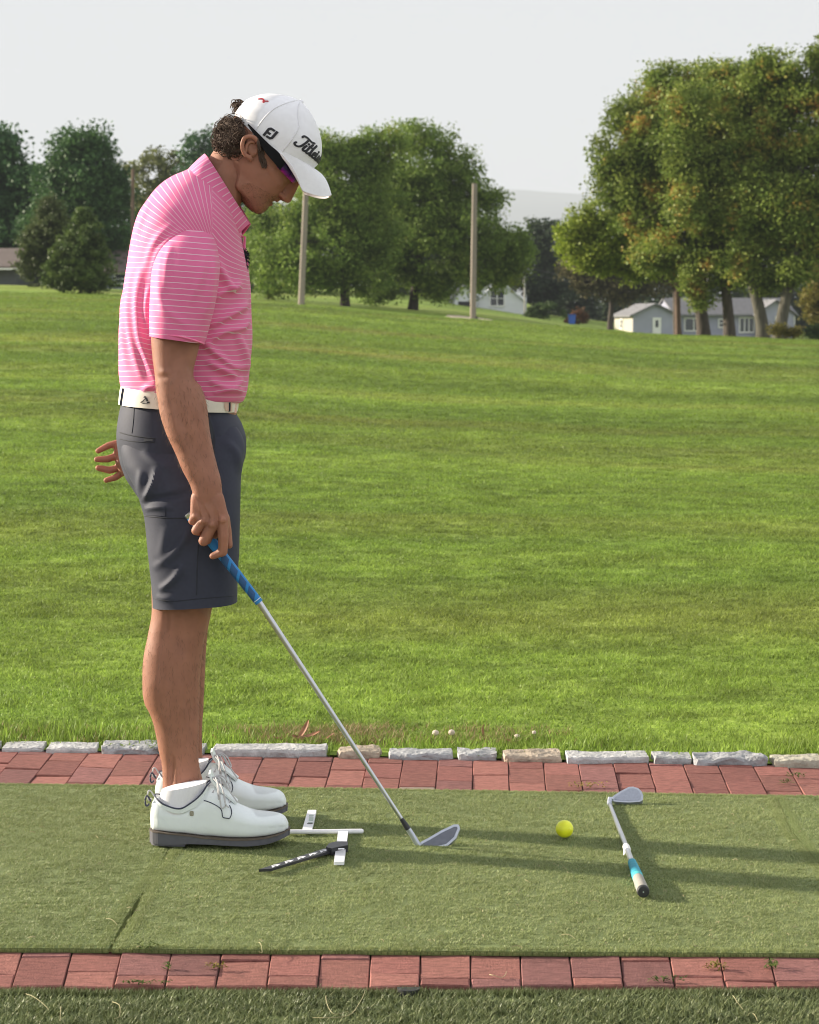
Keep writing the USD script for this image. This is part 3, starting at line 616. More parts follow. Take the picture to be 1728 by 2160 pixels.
def leg(Y, dx, s):
    d = lambda x, y: (x + dx, y)
    R = [(316, 1050, 446, 1050, Y, .085, 2.1), (318, 1180, 447, 1180, Y, .074, 2.1), (321, 1270, 446, 1262, Y, .066, 2.15), (319, 1305, 441, 1296, Y, .061, 2.15), (312, 1340, 434, 1335, Y, .058, 2.15), (304, 1380, 427, 1378, Y, .060, 2.1), (300.5, 1430, 422, 1430, Y, .060, 2.05), (301, 1460, 421, 1460, Y, .057, 2.05),
         (304, 1480, 420, 1480, Y, .054, 2), (316, 1505, 420, 1505, Y, .049, 2), (325, 1530, 420, 1532, Y, .044, 2), (334.5, 1580, 419, 1580, Y, .037, 2), (341, 1612, 420, 1612, Y, .033, 2), (343, 1650, 427, 1644, Y, .033, 2.05), (341, 1685, 438, 1672, Y, .034, 2.1), (338, 1715, 450, 1700, Y, .035, 2.2), (338, 1745, 470, 1735, Y, .036, 2.2)]
    return px_loft([(a + dx, b, c + dx, e, y, h, x) for a, b, c, e, y, h, x in R], n=56, rows=90)
leg_r = leg(YR, 0, -1)
kx = lambda x: (x - 375)
leg_l = px_loft([(330, 1050, 452, 1050, YL, .085, 2.1), (328, 1180, 452, 1180, YL, .074, 2.1), (332, 1262, 451, 1268, YL, .066, 2.15), (331, 1296, 445, 1296, YL, .061, 2.15), (326, 1340, 438, 1335, YL, .058, 2.15), (321, 1400, 434, 1390, YL, .058, 2.1), (322, 1440, 431, 1450, YL, .055, 2.05),
                (330, 1480, 428.5, 1500, YL, .048, 2), (343, 1530, 426, 1550, YL, .040, 2), (352, 1590, 428, 1600, YL, .034, 2), (356, 1622, 436, 1620, YL, .034, 2), (356, 1660, 452, 1648, YL, .035, 2.1), (354, 1695, 470, 1680, YL, .036, 2.2)], n=48, rows=80)
parts_ = [man(x) for x in (skull, neck, core, arm_r, arm_l, leg_r, leg_l)] + face + jaw + scm + ear(-1) + ear(1) + hand_r + hand_l
body = manifold3d.Manifold.batch_boolean(parts_, manifold3d.OpType.Add).refine_to_length(0.0055)
body = smooth_tri(tri(body), 9, 0.5, 0.51)

# ---- fabric helpers
def fold_disp(m, folds, ymax=None, wr=0.0, wscale=(10, 10, 10), seed=0):
    """push the cloth along its normal in ridges that follow lines; folds: (points in picture units at the body's plane, width, height in metres)"""
    v = m.vertices; n = m.vertex_normals
    q = to_px(v); disp = np.zeros(len(v))
    for pts, w, hgt in folds:
        c = curve(np.array(pts, float), 140); pad = 3 * w
        sel = np.where((q[:, 0] > c[:, 0].min() - pad) & (q[:, 0] < c[:, 0].max() + pad) & (q[:, 1] > c[:, 1].min() - pad) & (q[:, 1] < c[:, 1].max() + pad) & (v[:, 1] < (1e9 if ymax is None else ymax)))[0]
        if not len(sel): continue
        dd = np.linalg.norm(q[sel][:, None] - c[None], axis=2); k = dd.argmin(1); dm = dd.min(1)
        ta = np.sin(np.pi * np.clip((k + 0.5) / 140, 0, 1)) ** 0.6
        disp[sel] += hgt * ta * np.exp(-(dm / w) ** 2)
    if wr:
        disp = disp + wr * (meshkit.fbm(v * np.array(wscale) + seed, 3) - 0.5)
    m.vertices = v + n * disp[:, None]
    m.metadata['disp'] = disp
    return m
body = fold_disp(body, [([(348, 1330), (352, 1420), (346, 1510)], 11, -.004), ([(392, 1380), (380, 1500), (368, 1620)], 9, .0030), ([(410, 1400), (408, 1500), (404, 1600)], 6, -.002), ([(364, 1590), (361, 1640), (359, 1668)], 6, -.006), ([(371, 1662), (375, 1668), (377, 1674)], 8, .007),
    ([(400, 1282), (420, 1292), (436, 1310)], 9, .004), ([(350, 1285), (352, 1310), (348, 1335)], 6, -.004), ([(375, 1300), (378, 1340), (382, 1380)], 9, -.003),
    ([(356, 820), (388, 900), (424, 985)], 8, -.0032), ([(405, 850), (436, 930), (450, 990)], 7, .0028), ([(375, 730), (366, 770), (360, 800)], 10, -.004), ([(334, 792), (345, 796), (355, 794)], 5, -.0025), ([(338, 782), (350, 784), (360, 780)], 5, .003), ([(400, 770), (412, 790), (410, 815)], 9, -.003),
    ([(426, 1052), (436, 1072), (447, 1096)], 3, .0016), ([(446, 1050), (456, 1070), (466, 1092)], 3, .0016), ([(416, 1050), (421, 1070), (428, 1092)], 3, .0014), ([(438, 1078), (440, 1090), (438, 1100)], 4, -.0018), ([(457, 1082), (458, 1094), (458, 1106)], 4, -.0018), ([(420, 1080), (421, 1090), (419, 1100)], 3.5, -.0015),
    ([(404, 930), (424, 985), (440, 1040)], 4, .0014), ([(505, 360), (498, 400), (488, 440)], 6, .003)], ymax=5.2, wr=.0022, wscale=(26, 26, 18), seed=6)
part(golfer, 'body', body, M_skin, smooth=True)
def open_bottom(outer, inner):
    return tri(man(outer) - man(inner))

# ---- shirt
SP = 10.9 / PXM                                       # stripe spacing
torso_rows = [(405, 352, 425, 352, .022, 2), (388, 361, 440, 361, .058, 2), (366, 371, 454, 371, .082, 2.1), (345, 385, 466, 385, .108, 2.15), (331, 399, 476, 399, .130, 2.2), (312, 425, 490, 425, .162, 2.25), (296, 450, 500, 450, .186, 2.3), (284.5, 481, 507, 481, .200, 2.35), (277, 517, 513, 517, .205, 2.4),
              (270, 564, 522, 564, .203, 2.4), (264.5, 603, 526.5, 603, .198, 2.4), (258, 656, 528, 656, .190, 2.4), (253.8, 717, 530.5, 717, .182, 2.4), (253.6, 759, 527, 759, .177, 2.4), (255, 795, 522.5, 795, .174, 2.4), (259, 818, 518, 826, .171, 2.4), (266, 832, 510, 846, .165, 2.4), (276, 838, 500, 850, .155, 2.4)]
torso = px_loft([(a, b, c, d, YM, h, e) for a, b, c, d, h, e in torso_rows], n=200, rows=210)
F_SHIRT = [([(395, 480), (360, 505), (332, 545), (322, 600)], 9, .010), ([(375, 470), (340, 495), (318, 530), (308, 580)], 9, .006),
           ([(300, 560), (292, 620), (296, 690), (318, 770), (340, 820)], 9, .013), ([(276, 560), (272, 640), (282, 720), (300, 800)], 8, .010), ([(262, 620), (262, 700), (268, 780)], 7, .007), ([(318, 600), (312, 650), (316, 700)], 7, .009),
           ([(318, 425), (302, 455), (286, 500)], 5, .004), ([(300, 830), (320, 815), (340, 830)], 7, .008),
           ([(455, 540), (470, 580), (490, 610), (500, 590)], 8, .012), ([(440, 640), (470, 615), (510, 600)], 8, .010), ([(440, 690), (480, 665), (526, 640)], 9, .014), ([(430, 735), (470, 700), (510, 690), (528, 660)], 8, .014),
           ([(435, 760), (470, 780), (500, 795)], 8, .012), ([(425, 715), (460, 750), (500, 775), (520, 770)], 8, .012), ([(440, 800), (480, 815), (515, 800)], 7, .010), ([(450, 830), (490, 822), (515, 826)], 6, .010), ([(495, 700), (515, 740), (522, 790)], 8, .010)]
torso = fold_disp(torso, F_SHIRT, ymax=YMR - 0.02, wr=0.010, wscale=(9, 9, 5), seed=3)
def waver(v):
    return 5.5 * (meshkit.fbm(v * [7, 7, 9] + 2.2, 3) - 0.5)
def shirt_uv(v, disp=0.0):
    q = to_px(v); q[:, 1] += waver(v) + disp * 420.0; C = np.array([458.0, 548.0]); r0 = 160.0
    dx, dy = q[:, 0] - C[0], q[:, 1] - C[1]
    ang = np.arctan2(-dy, -dx); ang = np.where(ang < -np.pi / 2, ang + 2 * np.pi, ang)
    back = r0 * np.clip(ang, 0, np.pi)                              # level on the back, running down over the shoulder higher up
    ey = q[:, 1] - 610.0
    front = -ey + np.clip(-ey / 110, 0, 1.1) * (q[:, 0] - 490) * 0.9 - 62  # level at the waist, slanting on the chest
    low = -dy
    isf = (q[:, 0] > 447) & (dy <= 62)
    s = np.where(dy > 0, low, back)
    s = np.where(isf, front, s)
    return np.stack([s / 10.9, np.zeros(len(v))], 1)
part(golfer, 'shirt', torso, M_shirt, smooth=True, uv=shirt_uv(torso.vertices, torso.metadata['disp']))
def sleeve(rows_out, rows_in, folds, seed, side):
    o = px_loft(rows_out, n=120, rows=120)
    o = fold_disp(o, folds, wr=0.006, wscale=(12, 12, 7), seed=seed)
    i_ = px_loft(rows_in, n=64, rows=40)
    m = tri(man(o) - man(i_))
    q = to_px(m.vertices)
    a = (q[:, 1] + waver(m.vertices) - (q[:, 0] - 380) * 0.075 - (710)) / 12.4
    return m, np.stack([-a + 0.35, np.zeros(len(a))], 1)
SR = [(392, 472, 425, 476, 5.13, .018, 2), (368, 482, 441, 486, 5.118, .045, 2), (349, 504, 453, 500, 5.108, .062, 2.1), (334, 535, 460, 528, 5.093, .072, 2.2), (320, 576, 464, 572, 5.076, .075, 2.2), (316, 640, 451, 650, 5.062, .073, 2.2), (316, 709, 430, 725, 5.052, .068, 2.2)]
SRI = [(335, 640, 432, 650, 5.058, .060, 2.2), (319.5, 690, 430, 700, 5.053, .0645, 2.2), (318.3, 730, 425, 742, 5.052, .066, 2.2)]
sl, uvs = sleeve(SR, SRI, [([(345, 530), (338, 600), (345, 670)], 9, .005), ([(362, 510), (352, 570), (350, 620)], 7, .005), ([(452, 530), (446, 600), (430, 670)], 8, .006), ([(440, 520), (425, 580), (400, 640)], 10, .004), ([(400, 690), (370, 670), (340, 640)], 9, .003)], 2, -1)
part(golfer, 'sleeve', sl, M_shirt, smooth=40, uv=uvs)
hemr = curve([at(*p) for p in ((316.2, 708.5, 5.052), (340, 706, 4.992), (375, 709, 4.984), (405, 716, 4.990), (430, 725, 5.052))], 20)
part(golfer, 'sleeve_hem', tube(hemr, .0022, 6), M_pink, smooth=True)
SLL = [(a - 10, b + 5, c - 12, d + 5, 10.53 - Y, h, e) for a, b, c, d, Y, h, e in SR]; SLLI = [(a - 10, b + 5, c - 12, d + 5, 10.53 - Y, h, e) for a, b, c, d, Y, h, e in SRI]
sl2, uvs2 = sleeve(SLL, SLLI, [], 5, 1)
part(golfer, 'sleeve', sl2, M_shirt, smooth=40, uv=uvs2)
seam_c = curve([at(*p) for p in ((360, 512, 5.03), (381, 494, 5.045), (410, 489, 5.05), (443, 492, 5.045), (457, 523, 5.015), (463, 566, 5.0))], 40) + np.array([0, -.006, 0])
# collar: a folded band round the neck
cu = [(432, 325, 0), (440, 333, .042), (450, 347, .064), (470, 378, .072), (498, 424, .058), (527, 472, .018)]
cl = [(396, 360, 0), (404, 366, .055), (418, 381, .092), (448, 419, .108), (480, 470, .098), (503, 499, .052)]
def band(up, lo, side, n=60, m=14):
    U = curve([P3(a, b, side * c) for a, b, c in up], n); Lw = curve([P3(a, b, side * c) for a, b, c in lo], n)
    t = np.linspace(0, 1, m)
    g = U[:, None] * (1 - t)[None, :, None] + Lw[:, None] * t[None, :, None]
    g[..., 1] += side * 0.010 * np.sin(np.pi * t)[None] ; 
    return g
def grid_shell(g, th):
    n, m = g.shape[:2]
    du = np.gradient(g, axis=0); dv = np.gradient(g, axis=1); nn = np.cross(du, dv); nn /= np.linalg.norm(nn, axis=2, keepdims=True) + 1e-12
    a, b = g + nn * th / 2, g - nn * th / 2
    v = np.vstack([a.reshape(-1, 3), b.reshape(-1, 3)]); N = n * m
    i, j = np.meshgrid(np.arange(n - 1), np.arange(m - 1), indexing='ij'); k = (i * m + j).ravel()
    f = [np.stack([k, k + m, k + m + 1], 1), np.stack([k, k + m + 1, k + 1], 1)]; f += [np.fliplr(x) + N for x in f]
    ring = np.r_[np.arange(m), np.arange(1, n) * m + m - 1, (n - 1) * m + np.arange(m - 2, -1, -1), np.arange(n - 2, 0, -1) * m]; r2 = np.roll(ring, -1)
    f += [np.stack([ring, ring + N, r2 + N], 1), np.stack([ring, r2 + N, r2], 1)]
    ms = trimesh.Trimesh(v, np.vstack(f), process=False)
    if ms.volume < 0: ms.invert()
    return ms
colg = np.concatenate([band(cu, cl, -1)[::-1], band(cu, cl, 1)[1:]], 0)
colm = grid_shell(colg, .003)
tcol = np.tile(np.repeat(np.linspace(-1, 1, colg.shape[0]), colg.shape[1]), 2)
part(golfer, 'collar', colm, M_shirt, smooth=50, uv=np.stack([np.abs(tcol) * 200 / 11.0 + 0.25, 0 * tcol], 1))
plk = np.array([[P3(500, 496, s * .016) for s in (-1, 0, 1)], [P3(517, 500, s * .017) + np.array([.001 * (s == 0), 0, 0]) for s in (-1, 0, 1)], [P3(516, 520, s * .017) for s in (-1, 0, 1)], [P3(523, 560, s * .017) for s in (-1, 0, 1)]])
part(golfer, 'placket', grid_shell(plk, .004), M_shirt, uv=None)

# ---- shorts
pelvis = px_loft([(262, 838, 494, 848, YM, .158, 2.4), (256, 862, 497, 870, YM, .164, 2.4), (250, 897, 510, 897, YM, .172, 2.4), (249, 925, 518, 925, YM, .178, 2.35), (254, 962, 518, 958, YM, .180, 2.3), (266, 1000, 508, 990, YM, .178, 2.3), (284, 1030, 502, 1030, YM, .165, 2.3), (310, 1062, 492, 1062, YM, .12, 2.3)], n=180, rows=90)
def short_leg(R, seed): return px_loft(R, n=140, rows=130)
SLR = [(268, 900, 500, 900, 5.20, .07, 2.2), (257, 945, 517, 945, 5.185, .090, 2.3), (262, 978, 510, 978, 5.175, .100, 2.3), (276, 1010, 508, 1010, 5.168, .106, 2.35), (289, 1035, 507.5, 1035, 5.16, .108, 2.35), (298, 1065, 507, 1065, 5.155, .108, 2.35), (305, 1090, 506.5, 1090, 5.15, .107, 2.35),
       (311, 1145, 505.5, 1140, 5.147, .104, 2.35), (319, 1225, 502.5, 1215, 5.143, .102, 2.35), (322.5, 1279, 501.5, 1269, 5.14, .101, 2.35)]
SLI = [(340, 1180, 490, 1180, 5.145, .085, 2.3), (325.5, 1260, 499, 1250, 5.142, .098, 2.35), (324.5, 1300, 499.5, 1290, 5.14, .099, 2.35)]
F_SH = [([(330, 985), (326, 1015), (312, 1045), (300, 1060)], 7, .011), ([(300, 990), (296, 1020), (300, 1050)], 8, .007), ([(300, 1062), (330, 1052), (370, 1045), (405, 1035)], 7, -.007), ([(305, 1075), (340, 1070), (365, 1072)], 6, .005),
        ([(322, 1200), (345, 1185), (370, 1165), (392, 1130), (402, 1100)], 8, .006), ([(335, 1245), (352, 1235), (372, 1215), (385, 1190)], 7, .009), ([(330, 1255), (345, 1262), (370, 1262)], 7, .004), ([(420, 1120), (418, 1180), (416, 1250)], 5, .003), ([(350, 1110), (345, 1150), (335, 1180)], 10, .004), ([(470, 930), (500, 960), (505, 1000)], 9, .006), ([(300, 950), (330, 975), (370, 990)], 9, .005)]
sr = short_leg(SLR, 1); sr = fold_disp(sr, F_SH, ymax=YMR, wr=.007, wscale=(9, 9, 5), seed=8)
pel = fold_disp(pelvis, F_SH[:4] + F_SH[-2:] + [([(440, 870), (455, 930), (450, 980)], 9, -.006)], ymax=YMR, wr=.006, wscale=(9, 9, 6), seed=4)
sll = short_leg([(a * .97 + 14, b, c * .97 + 12, d, 10.54 - Y, h, e) for a, b, c, d, Y, h, e in SLR], 2); sll = fold_disp(sll, [], wr=.008, wscale=(9, 9, 5), seed=18)
slli = px_loft([(a * .97 + 14, b, c * .97 + 12, d, 10.54 - Y, h, e) for a, b, c, d, Y, h, e in SLI], n=64, rows=30)
sri = px_loft(SLI, n=64, rows=30)
shorts = tri((man(pel) + man(sr) + man(sll)) - man(sri) - man(slli))
part(golfer, 'shorts', shorts, M_shorts, smooth=50)
def on_near(mesh, pts, off=0.0008, m=30, closed=False):
    """points given by picture place, dropped on the near side of the mesh"""
    c = curve(np.array(pts, float), m) if m else np.array(pts, float)
    o = np.array([CAMP for _ in c]); d = np.array([ray(*p) for p in c]); d /= np.linalg.norm(d, axis=1, keepdims=True)
    loc, ir, it = mesh.ray.intersects_location(o, d, multiple_hits=False)
    order = np.argsort(ir); loc = loc[order]
    return loc - d[ir[order]] * off
ssh = trimesh.Trimesh(shorts.vertices, shorts.faces)
for pts, r in (([(253, 912), (275, 918), (300, 922), (327, 925)], .0014), ([(253, 926), (280, 931), (325, 933)], .0010), ([(327, 924), (326, 933)], .0010), ([(302, 1088), (330, 1091), (360, 1093), (395, 1093)], .0013), ([(283, 858), (281, 890), (278, 914)], .0009), ([(418, 1150), (416, 1200), (415, 1255)], .0010), ([(323, 1262), (360, 1268), (420, 1263), (500, 1256)], .0008)):
    part(golfer, 'seam', tube(on_near(ssh, pts, .0003), r, 5), M_seam, smooth=True)
def patch_on(mesh, poly_px, th=.0012, step=3.0, lift=.0006):
    """a thin flat piece lying on the near side of a mesh, outlined in picture units"""
    poly = Polygon(poly_px)
    m = trimesh.creation.extrude_polygon(poly, 1.0, engine='earcut')
    m = m.subdivide_to_size(step * 1.6) if step else m
    v = m.vertices
    d = np.array([ray(a, b) for a, b in v[:, :2]]); d /= np.linalg.norm(d, axis=1, keepdims=True)
    loc, ir, it = mesh.ray.intersects_location(np.repeat(CAMP[None], len(v), 0), d, multiple_hits=False)
    L = np.full((len(v), 3), np.nan); L[ir] = loc
    bad = np.isnan(L[:, 0])
    if bad.any():
        from scipy.spatial import cKDTree
        k = cKDTree(v[~bad][:, :2]).query(v[bad][:, :2])[1]; dep = np.linalg.norm(L[~bad][k] - CAMP, axis=1)
        L[bad] = CAMP + d[bad] * dep[:, None]
    out = L - d * (lift + th * (v[:, 2] > .5))[:, None]
    ms = trimesh.Trimesh(out, m.faces, process=False)
    if ms.volume < 0: ms.invert()
    return ms
part(golfer, 'pocket_opening', patch_on(ssh, [(440, 876), (446, 892), (452, 910), (455, 930), (453, 945), (450, 950), (447, 935), (441, 905)], .001), M_seam)
part(golfer, 'pocket_tag', patch_on(ssh, [(303, 924.5), (322, 926), (322, 931), (303, 930)], .001), mat('tag_metal', (.05, .05, .055), .35, .1, 60))
part(golfer, 'cargo_pocket_flap', patch_on(ssh, [(302, 1066), (349, 1069), (348, 1089), (305, 1086)], .0015), M_shorts)

# ---- belt
belt = px_loft([(257.5, 814, 503, 838, YM, .171, 2.4), (255.0, 826, 503, 850, YM, .1725, 2.4), (252.5, 851, 500, 868, YM, .172, 2.4)], n=120, rows=10)
belt_in = px_loft([(262, 800, 498, 826, YM, .164, 2.4), (258, 830, 498, 850, YM, .166, 2.4), (256, 870, 497, 890, YM, .166, 2.4)], n=120, rows=10)
beltm = tri(man(belt) - man(belt_in))
part(golfer, 'belt', beltm, M_belt, smooth=40)
bs = trimesh.Trimesh(beltm.vertices, beltm.faces)
gl = [[(302, 838), (306, 834.5), (309, 838), (306, 839.5)], [(305, 839.5), (310, 838.5), (313, 845), (309.5, 847)], [(300, 846), (306, 840), (307, 841.5), (301.5, 847.5)], [(299, 849.5), (311, 851), (311, 852.4), (299, 851)], [(309, 848), (315, 846.5), (316.5, 850.5), (311, 851)], [(296, 848.5), (300, 845.5), (301, 847), (297, 850)]]
part(golfer, 'belt_emblem', cat_([patch_on(bs, g, .0006, step=0) for g in gl]), M_black_thread)
for xs in (([(262, 817), (259, 833), (256, 855)]), ([(482, 841), (483, 856), (482, 874)])):
    c = on_near(bs, xs, .001, 12); a = np.array([.0042, 0, 0])
    part(golfer, 'belt_loop', grid_shell(np.stack([c - a, c, c + a], 1), .003), M_shorts, smooth=30)
part(golfer, 'belt_strap_tip', patch_on(bs, [(474, 847), (477, 843.5), (490, 845), (490, 868), (477, 867), (473, 858)], .002), mat('pink_leather', (.62, .42, .34), .5, .1, 50))
part(golfer, 'belt_buckle', patch_on(bs, [(493, 842), (499, 843), (499, 871), (493, 870)], .006, step=0), M_buckle)

# ---- shoes, socks
def shoe(name_label, Yc, xheel_px, mirror, tag_label):
    s0 = FPX / Yc
    g0 = ground(xheel_px, 690 + FPX * (CAM_H - 0.020) / Yc, 0.020)
    k = 880.0
    X0 = np.array([0, .008, .02, .045, .071, .0985, .125, .14, .161, .195, .23, .254, .28, .303, .318, .3265])
    TOPZ = np.array([.075, .102, .104, .094, .090, .104, .124, .134, .128, .098, .080, .073, .070, .066, .058, .043])
    HW = np.array([.012, .024, .031, .0355, .0365, .0365, .0375, .0385, .041, .0455, .0475, .0465, .0435, .0365, .0265, .010])
    CY = np.array([0, 0, 0, 0, .0005, .001, .002, .002, .003, .004, .004, .003, .001, -.001, -.003, -.004]) * mirror
    LOW = np.array([.031, .0295, .029, .027, .025, .022, .0185, .0175, .0165, .0155, .016, .017, .0195, .0235, .027, .030])
    g = lambda x, y, z: g0 + np.array([x, y * 1.0, z])
    c = [g(x, cy, (t + l) / 2) for x, cy, t, l in zip(X0, CY, TOPZ, LOW)]
    up = loft(c, [[0, w, 0] for w in HW], [[0, 0, (t - l) / 2] for t, l in zip(TOPZ, LOW)], [2.3] * 3 + [2.5] * 4 + [2.35] * 4 + [2.3] * 5, 120, 72)
    # the lower half stays full: push lower points outwards to a boxier section
    v = up.vertices - g0; xi = np.clip(v[:, 0], 0, .3265)
    lo, to, hw, cy = (np.interp(xi, X0, q) for q in (LOW, TOPZ, HW, CY)); mid = (lo + to) / 2
    below = v[:, 2] < mid
    tt = np.clip((mid - v[:, 2]) / (mid - lo + 1e-6), 0, 1)
    full = np.sqrt(np.clip(1 - 0.25 * tt ** 4, 0, 1)); yy = v[:, 1] - cy
    ang = np.sign(yy) * hw * full
    wgt = np.clip(np.abs(yy) / (hw + 1e-6), 0, 1) ** 0.5
    v[:, 1] = np.where(below & (xi > .004) & (xi < .322), cy + yy * (1 - wgt) + ang * wgt, v[:, 1])
    up.vertices = v + g0
    part(golfer, 'shoe', up, M_shoe, smooth=60, label=tag_label)
    t = np.linspace(0, 1, 50); xs = 0.3285 * (1 - np.cos(np.pi * t)) / 2
    hw2 = np.interp(xs, X0, HW) + .0035; cy2 = np.interp(xs, X0, CY); hw2[0] = .008; hw2[-1] = .004
    outline = Polygon(list(zip(xs, cy2 + hw2)) + list(zip(xs[::-1], (cy2 - hw2)[::-1]))).buffer(0.002)
    def slab(z0f, z1f, shrink=0.0, x0=-1, x1=1):
        p = outline.buffer(-shrink).intersection(shapely.box(x0, -1, x1, 1)); m = trimesh.creation.extrude_polygon(p, .001, engine='earcut').subdivide_to_size(.02)
        w = m.vertices; z = np.where(w[:, 2] > .0005, np.interp(w[:, 0], X0, z1f), np.interp(w[:, 0], X0, z0f))
        return trimesh.Trimesh(np.c_[w[:, 0], w[:, 1], z] + g0, m.faces, process=False)
    LOWB = LOW + .003
    bottom = np.interp(X0, [0, .05, .1, .24, .28, .3265], [0.001, 0, .003, .0, .004, .016])
    part(golfer, 'sole', cat_([slab(bottom, LOWB - .005), slab(np.full(len(X0), -.004), bottom + .001, .003, -.01, .085)]), M_sole, smooth=30)
    part(golfer, 'welt', slab(LOWB - .0046, LOWB - .0020, -.0008), M_welt, smooth=30)
    us = trimesh.Trimesh(up.vertices, up.faces)
    def side(x, z, sgn=-1):                                       # point on the near side of the upper
        o = g(x, sgn * .2, z); loc, ir, it = us.ray.intersects_location([o], [[0, -sgn, 0]], multiple_hits=False)
        return loc[0] + np.array([0, sgn * .0008, 0]) if len(loc) else o
    def topp(x, y):
        loc, ir, it = us.ray.intersects_location([g(x, y, .4)], [[0, 0, -1.0]], multiple_hits=False)
        return loc[0] + np.array([0, 0, .001]) if len(loc) else g(x, y, .1)
    # collar piping
    rim = curve([g(.010, 0, .112), g(.016, -.022, .108), g(.035, -.035, .096), g(.071, -.0375, .086), g(.1, -.0355, .100), g(.125, -.030, .122), g(.137, -.022, .140), g(.145, 0, .146), g(.137, .022, .140), g(.1, .0355, .100), g(.071, .0375, .086), g(.035, .035, .096), g(.016, .022, .108), g(.010, 0, .112)], 90)
    part(golfer, 'collar_piping', tube(rim, .0022, 6), M_navy, smooth=True)
    # heel wall and tongue
    hl = np.stack([curve([g(.010, 0, .105), g(.016, -.022, .100), g(.035, -.0345, .085), g(.071, -.0365, .075), g(.1, -.0355, .085), g(.125, -.030, .10), g(.137, -.022, .11)], 30), curve([g(.010, 0, .112), g(.016, -.022, .108), g(.035, -.035, .096), g(.071, -.0375, .086), g(.1, -.0355, .100), g(.125, -.030, .122), g(.137, -.022, .140)], 30)], 1)
    hr = hl.copy(); hr[..., 1] = 2 * g0[1] - hl[..., 1]
    tg = np.array([[g(.142, s * .020, .172 - .006 * abs(s)) for s in (-1, -.5, 0, .5, 1)], [g(.148, s * .022, .150) for s in (-1, -.5, 0, .5, 1)], [g(.165, s * .024, .128) for s in (-1, -.5, 0, .5, 1)], [g(.205, s * .02, .094) for s in (-1, -.5, 0, .5, 1)]])
    part(golfer, 'shoe_quarter', cat_([grid_shell(hl, .003), grid_shell(hr, .003)]), M_shoe, smooth=50)
    part(golfer, 'tongue', grid_shell(tg, .005), M_shoe, smooth=50)
    # seams of the saddle
    sd = [side(.130, .106), side(.150, .100), side(.172, .085), side(.176, .068), side(.190, .066), side(.196, .078), side(.190, .094)]
    part(golfer, 'shoe_seam', tube(curve(sd, 40), .0012, 5), M_navy, smooth=True)
    # laces
    lc = []
    for a, b in (((.150, -.028), (.166, .026)), ((.166, -.030), (.178, .026)), ((.178, -.030), (.190, .026)), ((.150, .028), (.166, -.028)), ((.166, .028), (.178, -.029)), ((.178, .028), (.190, -.028))):
        p0, p1 = topp(*a), topp(*b); midp = (p0 + p1) / 2 + [0, 0, .009]
        lc.append(tube(curve([p0, midp, p1], 10), .0020, 6))
    kn = g(.152, -.004, .150)
    for loop in ([(0, 0, 0), (.004, -.018, .008), (.012, -.034, -.004), (.016, -.042, -.030), (.022, -.044, -.060), (.030, -.043, -.055), (.024, -.036, -.020), (.006, -.010, 0)], [(0, 0, 0), (.010, .016, .007), (.026, .026, -.006), (.036, .030, -.030), (.030, .024, -.028), (.012, .010, .002), (0, 0, 0)],
                 [(0, 0, 0), (.010, -.014, .005), (.024, -.036, -.022), (.030, -.043, -.050), (.038, -.045, -.058)], [(0, 0, 0), (-.004, -.010, .007), (.010, -.030, -.004), (.012, -.040, -.028), (.014, -.042, -.040)], [(0, 0, 0), (.012, -.006, .008), (.040, -.012, -.030), (.056, -.016, -.052)]):
        lc.append(tube(curve([kn + np.array(q) for q in loop], 30), .0018, 6))
    lc.append(tri(ball(kn, .0065, 12)))
    part(golfer, 'laces', cat_(lc), M_lace, smooth=True)
    th = np.linspace(-.2, 2 * np.pi * .9, 20)
    part(golfer, 'pull_loop', tube([g(.006 - .013 * math.sin(q * .5) * 1.0, .004 * math.cos(q), .118 + .012 * math.sin(q) - .008) for q in th], .0018, 6), M_lace, smooth=True)
    part(golfer, 'pull_loop', tube([g(.000 - .012 * math.sin(q * .5), -.006 + .003 * math.cos(q), .104 + .012 * math.sin(q) - .006) for q in th], .0022, 6), M_navy, smooth=True)
    if mirror < 0:
        th = np.linspace(0, 2 * np.pi, 16, endpoint=False)
        cc = side(.101, .075)
        pl = trimesh.creation.extrude_polygon(Polygon([(.005 * np.sign(math.cos(a)) * abs(math.cos(a)) ** .5, .006 * np.sign(math.sin(a)) * abs(math.sin(a)) ** .5) for a in th]), .0012, engine='earcut')
        pl.apply_transform(trimesh.transformations.rotation_matrix(math.pi / 2, (1, 0, 0))); pl.apply_translation(cc + [0, .0006, 0])
        part(golfer, 'shoe_emblem', pl, mat('bronze_emblem', (.28, .26, .2), .5, .4, 900))
    # sock
    so = loft([g(.062, 0, .045), g(.066, 0, .075), g(.071, 0, .100), g(.077, 0, .122), g(.0795, 0, .1345)], [[.050, 0, 0], [.0515, 0, .003], [.053, 0, .010], [.0545, 0, .011], [.0535, 0, .0105]], [[0, .034, 0], [0, .0355, 0], [0, .0362, 0], [0, .0365, 0], [0, .0362, 0]], 2.2, 30, 56)
    part(golfer, 'sock', so, M_sock, smooth=50)
shoe('shoe', 5.065, 319, -1, 'right shoe nearer the camera')
shoe('shoe', 5.325, 329, 1, 'left shoe on the far side')

